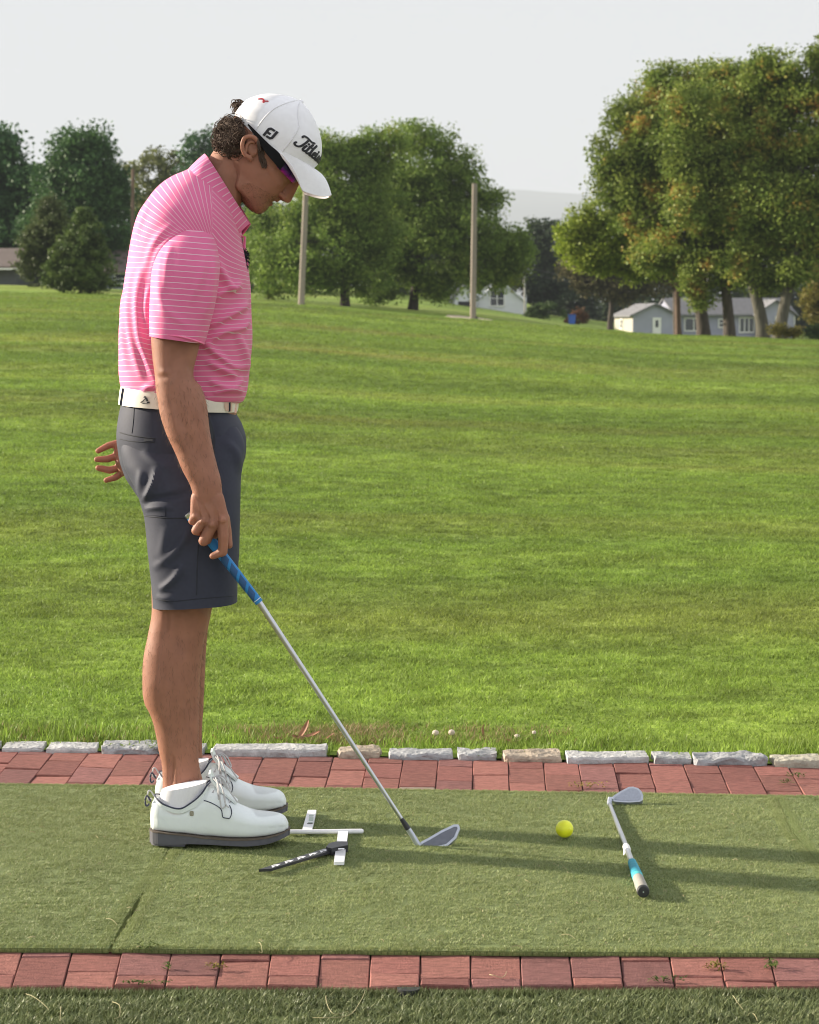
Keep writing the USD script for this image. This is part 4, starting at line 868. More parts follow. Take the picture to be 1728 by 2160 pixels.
# ---- cap
crown_secs = [(25, -64, 100, 66, 2.2), (30, -68, 108, 67.5, 2.25), (37, -74, 116, 69, 2.25), (46, -80, 121, 70, 2.25), (61, -81, 124, 71, 2.25), (81, -77, 117.5, 69, 2.2), (100, -66, 104, 62, 2.15), (113, -54, 90, 54, 2.1), (124, -40, 76, 45, 2.05), (134, -23, 58, 33, 2), (141, -6, 41, 21, 2), (145, 10, 24, 8, 2)]
crown_o = head_loft(crown_secs, rows=120, n=144)
nrm = crown_o.vertex_normals
q = crown_o.vertices.copy()
crown_o.vertices = q + nrm * (0.0016 * (meshkit.fbm(q * 16, 3) - 0.5))[:, None] * 2
crown_i = head_loft([(u - (2 if u < 100 else 4), fb + 4, ff - 4, w - 4, e) for u, fb, ff, w, e in crown_secs if u < 140] , rows=50, n=96)
low = head_loft([(10, -90, 140, 90, 2), (25.6, -90, 140, 90, 2)], rows=3, n=32)
crown = tri(man(crown_o) - man(crown_i) - man(low))
part(golfer, 'cap_crown', crown, M_white_cap, smooth=40)
cs = trimesh.Trimesh(crown_o.vertices, crown_o.faces)
AX = lambda u: H(18, u)
FV = (H(1, 0) - H(0, 0)) * PXM / np.linalg.norm((H(1, 0) - H(0, 0)) * PXM)
UV_ = (H(0, 1) - H(0, 0)); UV_ /= np.linalg.norm(UV_)
def crown_pt(phi, u, off=0.0):
    """phi 0 = front, +90 deg = the side towards the camera"""
    phi = np.atleast_1d(phi); u = np.broadcast_to(np.atleast_1d(u), phi.shape)
    d = np.cos(phi)[:, None] * FV + np.sin(phi)[:, None] * np.array([0, -1.0, 0])
    o = np.array([AX(a) for a in u])
    loc, ir, it = cs.ray.intersects_location(o, d, multiple_hits=False)
    L = o + d * .09; L[ir] = loc
    return L + d * np.atleast_1d(off)[:, None]
rad = math.radians
for a, b in ((62, 12), (118, 60)):                                    # panel seams running up to the button
    us_ = np.linspace(28, 143, 40)
    ph = np.interp(us_, [28, 100, 143], [rad(a), rad(a * .97 + 2), rad(90 if a < 90 else 110)])
    part(golfer, 'cap_seam', tube(crown_pt(ph, us_, .0006), .0013, 5), M_white_cap, smooth=True)
part(golfer, 'cap_button', tri(ball(H(18, 145), .006, 16)), M_white_cap, smooth=True)
# brim
sg, tg_ = np.linspace(-1, 1, 49), np.linspace(0, 1, 16)
rootu = lambda s: 47 - 19 * np.abs(s) ** 1.6
root = crown_pt(sg * rad(86) * -1, rootu(sg), -.001)
outer = np.array([H(58 + 126 * max(0, 1 - abs(s) ** 2.6) ** .62, 24 - 40 * abs(s) ** 1.3 + (47 * max(0, abs(s) - .80) / .20), (68 * math.copysign(abs(s) ** .8, s)) / PXM) for s in sg])
brim = root[:, None] * (1 - tg_)[None, :, None] + outer[:, None] * tg_[None, :, None]
brim += UV_ * (0.010 * np.sin(np.pi * tg_)[None, :, None] * (1 - np.abs(sg)[:, None, None] ** 2))
part(golfer, 'cap_brim', grid_shell(brim, .0035), M_white_cap, smooth=50)
def wrap_text(mesh, phi0, u0, per_m, slant=0.0, th=.0015, rot=0.0):
    """letters lying in x/y (metres) bent round the crown: x runs towards the front"""
    v = mesh.vertices.copy(); top = v[:, 2] > v[:, 2].mean()
    x, y = v[:, 0] + slant * v[:, 1], v[:, 1]
    c_, s_ = math.cos(rot), math.sin(rot); x, y = x * c_ - y * s_, x * s_ + y * c_
    L = crown_pt(phi0 - x / per_m, u0 + y * PXM, np.where(top, th, -.001))
    return trimesh.Trimesh(L, mesh.faces, process=False)
def blockpoly(polys, h=.002):
    return cat_([trimesh.creation.extrude_polygon(Polygon(p), h, engine='earcut') for p in polys])
k_ = .001
FJ = blockpoly([[(x * k_, y * k_) for x, y in p] for p in (
    [(0, 0), (6, 0), (6, 9), (14, 9), (14, 14.5), (6, 14.5), (6, 19), (8, 21), (17, 21), (17, 26.5), (5, 26.5), (0, 21.5)],
    [(19, 26.5), (25.5, 26.5), (25.5, 5.5), (20.5, 0), (8.5, 0), (8.5, 5.5), (17.5, 5.5), (19, 7)])]).subdivide_to_size(.006)
part(golfer, 'cap_emblem', wrap_text(FJ, rad(104), 39, .082, slant=.15, rot=.06), M_black_thread)
def script_text(strokes, h=.002, w=.0021):
    out = []
    for st in strokes:
        c = curve([(x * k_, y * k_, 0) for x, y in st], 24); out.append(shapely.LineString(c[:, :2]).buffer(w))
    u = shapely.union_all(out)
    return cat_([trimesh.creation.extrude_polygon(g, h, engine='earcut') for g in getattr(u, 'geoms', [u])]).subdivide_to_size(.004)
TT = script_text([[(-1, 25), (2, 30), (10, 31), (22, 29), (30, 31)], [(14, 29), (11, 15), (7, 3), (0, -1), (-5, 2), (-4, 6)], [(17, 14), (15, 3), (18, 0), (22, 4)], [(18.5, 20), (19, 21)], [(28, 25), (23, 3), (26, 0), (30, 4)], [(23, 17), (33, 18)], [(38, 29), (32, 4), (34, 0), (38, 4)],
                  [(38, 7), (44, 10), (43, 14), (39, 11), (38, 4), (42, 0), (47, 4)], [(49, 15), (47, 3), (50, 0), (53, 4)], [(50.5, 20), (51, 21)], [(53, 4), (58, 14), (59, 5), (55, 0)], [(62, 0), (63, 4)], [(59, 3), (64, 0), (70, 7)], [(73, 14), (68, 13), (66, 5), (70, 0), (75, 4)], [(75, 4), (80, 13), (80, 4), (77, 0)], [(84, 26), (81, 3), (84, 0)]], w=.0022)
part(golfer, 'cap_lettering', wrap_text(TT, rad(53), 63, .085, slant=.18), M_black_thread)
part(golfer, 'cap_back_emblem', wrap_text(script_text([[(0, 0), (4, 6), (9, 4), (14, 8)], [(9, 4), (12, 0)]], w=.0016), rad(150), 96, .06), M_red_thread)

# ---- sunglasses
lg, uvl = [], []
ph = np.linspace(rad(61), rad(-61), 41); hh = np.linspace(-1, 1, 14)
for p in ph:
    row = []
    for t in hh:
        uu = 12 + 16 * t + 14 * (1 - math.cos(p))
        f = 22 + 90 * math.cos(p) - 4 * t * t + (2 if abs(p) > .25 else -5); y = 68.5 * math.sin(p)
        row.append(H(f, uu, -y / PXM)); uvl.append((0.5 + t / 2, 0))
    lg.append(row)
part(golfer, 'sunglass_lens', grid_shell(np.array(lg), .0025), M_lens, smooth=50, uv=np.array(uvl + uvl))
for s in (-1, 1):
    tp = [H(72, 14, s * 61 / PXM), H(54, 18, s * 67 / PXM), H(24, 23, s * 70.5 / PXM), H(-6, 31, s * 72 / PXM), H(-32, 38, s * 72 / PXM), H(-36, 39, s * 71 / PXM)]
    c = curve(tp, 20); wd = np.interp(np.linspace(0, 1, 20), [0, .3, .75, 1], [.014, .012, .0055, .002])
    g2 = np.stack([c + UV_ * wd[:, None], c, c - UV_ * wd[:, None]], 1)
    part(golfer, 'sunglass_temple', grid_shell(g2, .0032), M_frame, smooth=40)

# ---- hair
hr_, HV = np.random.default_rng(21), []
hair_base = hull([(P3(484, 280, s * .03), .028) for s in (-1, 1)] + [(P3(474, 304, s * .04), .019) for s in (-1, 1)] + [(P3(498, 272, s * .045), .022) for s in (-1, 1)] + [(P3(490, 318, s * .052), .016) for s in (-1, 1)] + [(P3(506, 288, s * .063), .016) for s in (-1, 1)] + [(P3(514, 284, s * .070), .010) for s in (-1, 1)] + [(P3(511, 322, s * .063), .009) for s in (-1, 1)] + [(P3(513, 303, s * .068), .009) for s in (-1, 1)])
HV.append(smooth_tri(tri(hair_base.refine_to_length(.008)), 4))
hb = HV[0]; pts_, fi = trimesh.sample.sample_surface(hb, 1700, seed=4); nn_ = hb.face_normals[fi]
for p, n_ in zip(pts_, nn_):
    if n_[0] > .75: continue
    out_ = hr_.uniform() < .3; r = hr_.uniform(.008, .014) if out_ else hr_.uniform(.005, .010); tdir = np.cross(n_, hr_.normal(size=3)); tdir /= np.linalg.norm(tdir); bdir = np.cross(n_, tdir)
    a0 = hr_.uniform(0, 6.28); tt = np.linspace(0, hr_.uniform(2.0, 4.2), 9)
    c = p - n_ * .001 + n_[None] * (tt * .0011)[:, None] + r * (np.cos(a0 + tt)[:, None] * tdir + np.sin(a0 + tt)[:, None] * (bdir * .6 + n_ * (.85 if out_ else .5))) 
    HV.append(tube(c, np.linspace(.0014, .0004, 9), 3))
part(golfer, 'hair', cat_(HV), M_hair, smooth=True)
tf = []
for _ in range(60):
    b0 = P3(513 + hr_.uniform(-5, 6), 229 + hr_.uniform(-8, 10), hr_.uniform(-.02, .02)); e = b0 + [-.016 + hr_.normal() * .004, hr_.normal() * .006, .010 + hr_.normal() * .004]
    tf.append(tube(curve([b0, (b0 + e) / 2 + [0, 0, .006], e, e + [-.003, 0, -.008]], 8), np.linspace(.0022, .0008, 8), 4))
part(golfer, 'hair_tuft', cat_(tf), M_hair, smooth=True)
bt = trimesh.Trimesh(body.vertices, body.faces)
for s in (-1, 1):
    sb = []
    for _ in range(170):
        px, py = 554 + hr_.uniform(-5, 6), hr_.uniform(296, 350)
        px += (py - 320) * .10
        if py > 338: px += 3
        o = P3(px, py, s * .2); loc, ir, it = bt.ray.intersects_location([o], [[0, -s, 0]], multiple_hits=False)
        if len(loc): sb.append(tube([loc[0], loc[0] + [.001, s * .0022, -.006], loc[0] + [.003, s * .0012, -.012]], [.0014, .0011, .0005], 4))
    part(golfer, 'sideburn', cat_(sb), M_hair, smooth=True)

# ---- clip-on microphone
# fine hair on shins, calves and forearm
bh = []

hp, hf = trimesh.sample.sample_surface(bt, 60000, seed=9); hpx = to_px(hp); hn = bt.face_normals[hf]
legm = (hpx[:, 1] > 1330) & (hpx[:, 1] < 1650) & (hn[:, 1] < .4); armm = (hpx[:, 1] > 800) & (hpx[:, 1] < 1030) & (hpx[:, 0] > 325) & (hpx[:, 0] < 470) & (hp[:, 1] < 5.02) & (hn[:, 1] < .2)
fp, ff = trimesh.sample.sample_surface(bt, 500000, seed=12); fpx = to_px(fp); fn_ = bt.face_normals[ff]
fm = np.where((fpx[:, 0] > 509) & (fpx[:, 0] < 598) & (fpx[:, 1] < 452) & (fpx[:, 1] > np.maximum(376 + (fpx[:, 0] - 510) * .50, 385)) & (fn_[:, 1] < .3))[0]
for k in fm[:1500]:
    dn = fn_[k] * .5 + np.array([.3 + hr_.normal() * .3, 0, -.8]); dn /= np.linalg.norm(dn)
    bh.append(tube([fp[k], fp[k] + dn * .0010, fp[k] + dn * .0018], [.00022, .0002, .0001], 3))
for idx, cnt in ((np.where(legm)[0], 1000), (np.where(armm)[0], 380)):
    for k in idx[:cnt]:
        dn = hn[k] * .35 + np.array([hr_.normal() * .35, hr_.normal() * .2, -1.0]); dn /= np.linalg.norm(dn); L_ = hr_.uniform(.006, .015)
        bh.append(tube([hp[k], hp[k] + (dn * .5 + hn[k] * .15) * L_, hp[k] + dn * L_], [.00022, .00018, .0001], 3))
part(golfer, 'body_hair', cat_(bh), M_hair, kind='stuff')
mc = []
m0 = P3(515, 546, -.012)
for _ in range(260):
    a = hr_.normal(size=3); a /= np.linalg.norm(a); b0 = m0 + a * [.008, .010, .024]
    mc.append(tube([b0, b0 + a * .005 + [0, 0, -.002], b0 + a * .008 + [0, 0, -.005]], [.0012, .0009, .0003], 4))
core_m = trimesh.creation.icosphere(3); core_m.apply_scale((.0095, .011, .025)); core_m.apply_translation(m0)
part(golfer, 'microphone', cat_([core_m] + mc), mat('black_fur', (.012, .012, .016), .8, .2, 300), smooth=True)

at = _at
# ------------------------------------------------------------------ clubs, ball, training aid
M_steel = mat('club_steel', (0.62, 0.63, 0.66), 0.28, 0.05, 60, metallic=1.0)
M_iron = mat('satin_iron', (0.50, 0.53, 0.60), 0.38, 0.08, 90, metallic=0.85)
M_iron_d = mat('dark_iron', (0.16, 0.17, 0.20), 0.4, 0.1, 90, metallic=0.8)
M_blue = mat('blue_rubber', (0.018, 0.20, 0.50), 0.6, 0.08, 60, bump=0.2, bscale=700, bdist=0.001)
M_blue_d = mat('dark_blue_rubber', (0.016, 0.075, 0.20), 0.6, 0.1, 60)
M_teal = mat('teal_rubber', (0.012, 0.26, 0.36), 0.6, 0.08, 60, bump=0.2, bscale=700, bdist=0.001)
M_aqua = mat('aqua_rubber', (0.05, 0.42, 0.44), 0.6, 0.08, 60, bump=0.2, bscale=700, bdist=0.001)
M_grip_g = mat('grey_cord_rubber', (0.30, 0.285, 0.25), 0.85, 0.35, 500, bump=0.4, bscale=900, bdist=0.001)
M_cap_b = mat('black_rubber', (0.02, 0.021, 0.022), 0.6, 0.2, 60)
M_whitep = mat('white_plastic', (0.80, 0.80, 0.83), 0.35, 0.02, 60, spec=0.5)
M_blackp = mat('black_plastic', (0.022, 0.022, 0.026), 0.4, 0.1, 60)
M_print = mat('grey_print', (0.42, 0.50, 0.44), 0.6, 0.3, 600)
M_tape = mat('white_tape', (0.80, 0.79, 0.77), 0.6, 0.05, 80)

def iron_blade(P, thick, nrm, sole_w):
    """P: outline points heel to toe round the blade (world), nrm: face direction; sole thicker than the top line"""
    P = np.asarray(P, float); nrm = nrm / np.linalg.norm(nrm)
    c = P.mean(0); ex = P[0] - c; ex = ex - nrm * (ex @ nrm); ex /= np.linalg.norm(ex); ey = np.cross(nrm, ex)
    poly = Polygon([((p - c) @ ex, (p - c) @ ey) for p in P]).buffer(0)
    poly = poly.buffer(-.004).buffer(.004).simplify(.0003)
    levels = [(0.0, -.0022), (.0018, 0.0), (.75, 0.0), (1.0, -.003)]
    inner = poly.buffer(-.006)
    m = trimesh.creation.extrude_polygon(poly, .001, engine='earcut').subdivide_to_size(.006)
    v = m.vertices * [1, 1, 1000]
    # thickness grows towards the sole (lowest world z)
    Wp = c + v[:, :1] * ex + v[:, 1:2] * ey
    zz = (Wp[:, 2] - Wp[:, 2].min()) / np.ptp(Wp[:, 2])
    th = sole_w + (thick - sole_w) * zz
    out = Wp - nrm * (v[:, 2] * th)[:, None]
    b = trimesh.Trimesh(out, m.faces, process=False)
    if b.volume < 0: b.invert()
    face = trimesh.creation.extrude_polygon(inner, .0006, engine='earcut'); w = face.vertices
    fm = trimesh.Trimesh(c + w[:, :1] * ex + w[:, 1:2] * ey + nrm * w[:, 2:], face.faces, process=False)
    if fm.volume < 0: fm.invert()
    grooves = []
    x0, y0, x1, y1 = inner.bounds
    return b, fm, (c, ex, ey, inner)
# --- the club in his hand
club = thing('golf_club', 'iron with a blue grip held upright in his right hand, blade on the turf', 'golf club', base=ground(885, 1788, .02))
butt, gend, hosel = at(400, 1083, 4.962), at(548.5, 1273, 4.965), at(879, 1776, 4.995)
axis = gend - butt
gp = lambda t: butt + axis * t
gr = lambda t: np.interp(t, [0, .02, .3, 1], [.0128, .0138, .0125, .0098])
def seg(a, b, n=10, extra=0.0): 
    t = np.linspace(a, b, n); return tube([gp(x) for x in t], [gr(x) + extra for x in t], 20)
part(club, 'grip', seg(0, .99, 30), M_blue, smooth=50)
part(club, 'grip_end_cap', tube([gp(-.012), gp(-.004), gp(.015), gp(.03)], [.0100, .0142, .0142, .0135], 20), M_steel, smooth=50)
t_ = axis / np.linalg.norm(axis); viewn = np.array([0, -1.0, 0]); sidev = np.cross(t_, viewn); sidev /= np.linalg.norm(sidev)
for k in range(4):
    tc = .52 + .125 * k; c0 = gp(tc); R = gr(tc) + .0005
    pts = [(-.020, -.9), (-.008, .9), (.012, .9), (.0, -.9)]
    us, vs = np.meshgrid(np.linspace(0, 1, 8), np.linspace(0, 1, 8), indexing='ij')
    L0 = lambda u, v: c0 + t_ * (lerp(-.014, .010, u) + .016 * (v - .5) * 1.0)
    g3 = np.array([[L0(u, v) + R * (math.cos(lerp(-.9, .9, v) + .2) * viewn + math.sin(lerp(-.9, .9, v) + .2) * sidev) for v in np.linspace(0, 1, 9)] for u in np.linspace(0, 1, 6)])
    part(club, 'grip_pattern', grid_shell(g3, .0006), M_blue_d, smooth=50)
part(club, 'grip_ring', tube([gp(.955), gp(.962)], [gr(.95) + .0006] * 2, 20), mat('pale_print', (.5, .62, .72), .5, .1, 50))
sh = lambda t: gend + (hosel - gend) * t
part(club, 'shaft', tube([sh(t) for t in np.linspace(-.02, .93, 12)], np.interp(np.linspace(0, 1, 12), [0, 1], [.0072, .0048]), 16), M_steel, smooth=60)
part(club, 'ferrule', tube([sh(.90), sh(.925), sh(.945)], [.0052, .0066, .0070], 16), M_blackp, smooth=60)
Yc_ = 4.995
zl = lambda px, py, dy=0.0: at(px, py, Yc_ + dy)
blade = [zl(881, 1787, -.004), zl(893, 1791, -.006), zl(918, 1792, -.008), zl(944, 1785, -.010), zl(962, 1768, -.004), zl(971, 1748, .010), zl(968, 1739, .016), zl(957, 1739, .016), zl(930, 1752, .012), zl(905, 1767, .006), zl(888, 1775, 0)]
nrm_ = np.cross(blade[3] - blade[0], blade[6] - blade[0]); nrm_ = nrm_ if nrm_[1] < 0 else -nrm_
b_, f_, _ = iron_blade(blade, .005, nrm_, .018)
hb_ = tube([sh(.935), sh(.97), zl(881, 1781), zl(886, 1784)], [.0066, .0068, .0070, .0062], 16)
part(club, 'club_head', cat_([b_, hb_]), M_iron, smooth=35)
part(club, 'club_face', f_, M_iron_d)
# --- the club lying on the mat
lie = thing('golf_club', 'iron with teal and grey grip lying on the mat, black grip end towards the camera', 'golf club', base=ground(1320, 1790, .02))
ge = ground(1357, 1897, TOP) + [0, .013, .0135]; ge = at(1357, 1880.5, ge[1])
ho = ground(1286, 1697, TOP); ho = at(1285, 1692, ho[1] + .02)
la = ho - ge; LL = np.linalg.norm(la)
lp = lambda t: ge + la * t
part(lie, 'grip', tube([lp(t) for t in np.linspace(0.004, .125, 10)], np.interp(np.linspace(0, 1, 10), [0, .5, 1], [.0136, .0130, .0122]), 24), M_grip_g, smooth=50)
part(lie, 'grip_band', tube([lp(.122), lp(.128), lp(.15)], [.0123, .0126, .0120], 24), M_aqua, smooth=50)
tl = np.linspace(.15, .285, 40)
part(lie, 'grip_sleeve', tube([lp(t) for t in tl], np.interp(tl, [.15, .285], [.0122, .0094]) + .0005 * (np.sin((tl - .15) * 240) > .4), 24), M_teal, smooth=30)
part(lie, 'grip_end_cap', tube([lp(-.006), lp(-.004), lp(.004), lp(.006)], [.0105, .0128, .0138, .0136], 28), M_cap_b, smooth=50)
part(lie, 'vent_hole', tube([lp(-.0063), lp(-.0058)], [.0015, .0015], 10), M_print)
part(lie, 'shaft', tube([lp(t) for t in np.linspace(.28, .985, 14)], np.interp(np.linspace(0, 1, 14), [0, 1], [.0070, .0046]), 16), M_steel, smooth=60)
rt = np.random.default_rng(6)
part(lie, 'tape', cat_([tube([lp(.41), lp(.42), lp(.455), lp(.462)], [.0075, .0088, .0086, .0075], 12), tri(hull([(lp(.43) + [-.006, -.004, -.001], .003), (lp(.40) + [-.010, -.004, -.006], .002), (lp(.42) + [-.002, -.006, .002], .003)], 8))]), M_tape, smooth=30)
Yh = ho[1]
bl = lambda px, py, h: np.array([*at(px, py, Yh)[:1], 0, 0]) 
def lay(px, py, s):                                              # a point on the tilted blade: s is how far up the face (m)
    return np.array([at(px, 1690, Yh)[0], Yh - .008 + s * math.cos(rad(36)), TOP + .004 + s * math.sin(rad(36))])
blade2 = [lay(1290, 0, .004), lay(1300, 0, 0), lay(1325, 0, -.002), lay(1349, 0, .0), lay(1356.5, 0, .007), lay(1358, 0, .022), lay(1355.5, 0, .036), lay(1349, 0, .047), lay(1339, 0, .0525), lay(1329, 0, .0515), lay(1310, 0, .036), lay(1293, 0, .019)]
b2, f2, _ = iron_blade(blade2, .006, np.array([0, -math.sin(rad(36)), math.cos(rad(36))]), .019)
hz = tube([lp(.965), lp(.99), lay(1287, 0, .010), lay(1294, 0, .010)], [.0062, .0068, .0070, .005], 14)
part(lie, 'club_head', cat_([b2, hz]), M_iron, smooth=35)
part(lie, 'club_face', f2, mat('grooved_face', (.36, .39, .47), .5, .1, 200, metallic=.7))
# --- ball
bc = at(1191, 1749, 0.0 + ground(1191, 1767, TOP)[1] + .004); bc[2] = TOP + .0205
bm = trimesh.creation.icosphere(5, .02135)
fib = np.arange(336) + .5; phi_ = np.arccos(1 - 2 * fib / 336); tht = np.pi * (1 + 5 ** .5) * fib
dim = np.stack([np.cos(tht) * np.sin(phi_), np.sin(tht) * np.sin(phi_), np.cos(phi_)], 1)
from scipy.spatial import cKDTree
dd_, _ = cKDTree(dim).query(bm.vertices / .02135)
bm.vertices *= (1 - .018 * np.clip(1 - (dd_ / .085) ** 2, 0, 1))[:, None]
bm.apply_translation(bc)
solo('golf_ball', bm, mat('yellow_ball', (0.74, 0.78, 0.02), 0.3, 0.02, 20, sss=0.05, coat=0.3), 'bright yellow dimpled ball on the turf left of the lying club', 'golf ball', smooth=True)
# --- training aid: white rod with two flat tabs and a black ruler
aid = thing('alignment_tool', 'white rod with two flat cross tabs and a black marked ruler, at his toes', 'alignment tool', base=ground(690, 1760, TOP))
r0, r1 = ground(604, 1760, TOP), ground(767, 1758.5, TOP)
part(aid, 'rod', tube([r0 + [0, 0, .006], r1 + [-.004, 0, .006], r1 + [0, 0, .006]], [.0058, .0058, .0035], 14), M_whitep, smooth=50)
def slab_px(pts, th, z=TOP):
    q = [ground(*p, z) for p in pts]; m = trimesh.creation.extrude_polygon(Polygon([x[:2] for x in q]).buffer(-.0015).buffer(.0015), th, engine='earcut'); m.apply_translation((0, 0, z)); return m
part(aid, 'tab', slab_px([(637, 1759), (657.5, 1759), (667.5, 1715), (649.5, 1715)], .008), M_whitep)
part(aid, 'tab', slab_px([(704.5, 1825), (726, 1825), (734.5, 1760), (713.5, 1760)], .008), M_whitep)
zt = TOP + .0084
pr_ = [slab_px([(652 - dx, y0), (661.5 - dx, y0), (660.7 - dx, y1), (651 - dx, y1)], .0004, zt) for dx, y0, y1 in ((-.6, 1719, 1722), (-.2, 1724, 1731.5), (1.2, 1734, 1735.6))]
part(aid, 'printed_mark', cat_(pr_), M_print)
part(aid, 'printed_mark', slab_px([(648.5, 1736.2), (660, 1736.2), (659.5, 1738.2), (648, 1738.2)], .0004, zt), M_blackp)
rul = [ground(546, 1843, TOP), ground(571, 1842, TOP), ground(700, 1803, TOP), ground(692, 1796, TOP)]
rz = .010
m = trimesh.creation.extrude_polygon(Polygon([x[:2] for x in rul]), .006, engine='earcut'); m.apply_translation((0, 0, TOP + .004)); part(aid, 'ruler', m, M_blackp)
part(aid, 'ruler_clip', cat_([slab_px([(688, 1801), (694, 1793), (708, 1789), (734, 1789), (734, 1797), (712, 1801), (700, 1804)], .016, TOP + .001)]), M_blackp)
part(aid, 'clip_window', slab_px([(714, 1789.5), (727, 1789.5), (726, 1792), (713, 1792)], .0006, TOP + .0172), M_whitep)
for t in (.16, .36, .55, .73, .9):
    a = lerp((rul[0] + rul[1]) / 2, (rul[2] + rul[3]) / 2, t); d1 = (rul[2] + rul[3] - rul[0] - rul[1]); d1 /= np.linalg.norm(d1); d2 = np.array([-d1[1], d1[0], 0])
    tr = [Polygon([(a + d1 * u * .8 + d2 * v)[:2] for u, v in ((-.024, -.008), (-.004, -.002), (-.006, .008))]), Polygon([(a + d1 * u * .8 + d2 * v)[:2] for u, v in ((.0, -.006), (.022, .0), (.002, .008))])]
    mk = cat_([trimesh.creation.extrude_polygon(p, .0005, engine='earcut') for p in tr]); mk.apply_translation((0, 0, TOP + .0102)); part(aid, 'white_mark', mk, M_whitep)
# --- black rubber disc half under the bricks' edge on the dark turf
dc = ground(862, 2076, .004)
ye = ground(862, 2080)[1] - .003
ds = trimesh.creation.extrude_polygon(Point(dc[0], ye - .004).buffer(.0215).intersection(shapely.box(-2, 0, 2, ye)), .012, engine='earcut'); ds.apply_translation((0, 0, -.013))
solo('rubber_tee_base', ds, M_cap_b, 'small black rubber disc on the dark turf touching the brick edge', 'rubber disc', smooth=40)

# ------------------------------------------------------------------ small natural things
M_straw = mat('dry_straw', (0.36, 0.32, 0.17), 0.8, 0.3, 40)
M_dead = mat('dead_leaf', (0.30, 0.14, 0.075), 0.7, 0.35, 60)
M_weed = leaf_mat('weed_leaf', (0.06, 0.10, 0.02), (0.13, 0.17, 0.04), trans=.2)
M_clover = mat('clover_flower', (0.58, 0.49, 0.40), 0.9, 0.2, 300)
M_stem = mat('green_stem', (0.10, 0.16, 0.04), 0.7, 0.2, 60)
rg = np.random.default_rng(31)
bits = []
for _ in range(230):
    px, py = rg.uniform(-60, 1790), 1668 + (2000 - 1668) * rg.uniform() ** .8
    if 315 < px < 610 and 1650 < py < 1800: continue
    p = ground(px, py, TOP + .001); L = rg.uniform(.003, .012) * (2.0 if rg.uniform() < .12 else 1); a = rg.uniform(0, 6.28)
    d1 = np.array([math.cos(a), math.sin(a), 0])
    bits.append(tube(curve([p - d1 * L / 2, p + [rg.normal() * .002, rg.normal() * .002, .003], p + d1 * L / 2 + [0, 0, .001]], 5), rg.uniform(.0004, .0009), 3))
solo('straw_bits', cat_(bits), M_straw, 'dry straw bits and clippings scattered over the turf', 'straw', kind='stuff')
# the long curled straws one can pick out
for pts, z, lab in (([(1090 / 1.9965, 1990), (551, 2000), (553, 2012), (546, 2014)], TOP, 'curled pale straw hooked at the near edge of the mat, below his toes'), ([(55, 2099), (75, 2112), (103, 2132)], .016, 'long thin straw on the dark turf at the far left'), ([(129, 2126), (128, 2140), (127, 2157)], .016, 'short upright straw on the dark turf below the left seam'),
                 ([(237, 2116), (253, 2130), (252, 2146), (241, 2156)], .016, 'curved straw on the dark turf right of the upright one'), ([(688, 2103), (692, 2130), (708, 2142), (735, 2140)], .016, 'looped straw on the dark turf left of the black disc'), ([(660, 2149), (700, 2154), (740, 2142), (754, 2130), (770, 2092)], .016, 'longest straw lying under the looped one near the black disc'),
                 ([(1546, 2103), (1553, 2117), (1568, 2132)], .016, 'short curled straw on the dark turf at the right'), ([(1588, 2141), (1593, 2149), (1598, 2156)], .016, 'tiny white straw stub on the dark turf at the lower right'), ([(1184, 1975), (1196, 1977), (1213, 1983)], TOP, 'pale straw lying flat near the mat edge below the ball'), ([(224, 1940), (236, 1946), (247, 1953)], TOP, 'pale straw just left of the seam in the mat'),
                 ([(1033, 2058), (1042, 2064), (1056, 2064), (1068, 2056)], .003, 'thin curved straw lying on a front brick')):
    c = curve([ground(x, y, z) + [0, 0, .002 + .004 * (i % 2)] for i, (x, y) in enumerate(pts)], 16)
    solo('straw', tube(c, np.linspace(.0008, .0004, 16), 5), M_straw, lab, 'straw', smooth=True)
def weed(pxy, spread, n, lab, hgt=.02, matl=None, z=0.004):
    V, F, U = [], [], []
    c0 = ground(*pxy, z)
    for _ in range(n):
        a = rg.uniform(0, 6.28); r = rg.uniform() ** .7
        p = c0 + np.array([spread[0] * r * math.cos(a), spread[1] * r * math.sin(a), rg.uniform(0, hgt)])
        L, wd = rg.uniform(.006, .014), rg.uniform(.002, .005); b = rg.uniform(0, 6.28); d1 = np.array([math.cos(b), math.sin(b), rg.uniform(-.2, .8)]); d2 = np.array([-math.sin(b), math.cos(b), rg.uniform(-.4, .4)])
        k = len(V); V += [p - d1 * L / 2, p + d2 * wd / 2, p + d1 * L / 2, p - d2 * wd / 2]; F += [[k, k + 1, k + 2], [k, k + 2, k + 3]]; U += [(rg.uniform(), rg.uniform())] * 4
    solo('weed', trimesh.Trimesh(V, F, process=False), matl or M_weed, lab, 'weed', uv=np.array(U))
M_weed_y = leaf_mat('weed_leaf_yellow', (0.16, 0.18, 0.03), (0.30, 0.20, 0.05), trans=.2)
M_weed_l = leaf_mat('weed_leaf_light', (0.15, 0.24, 0.03), (0.26, 0.36, 0.05), trans=.3)
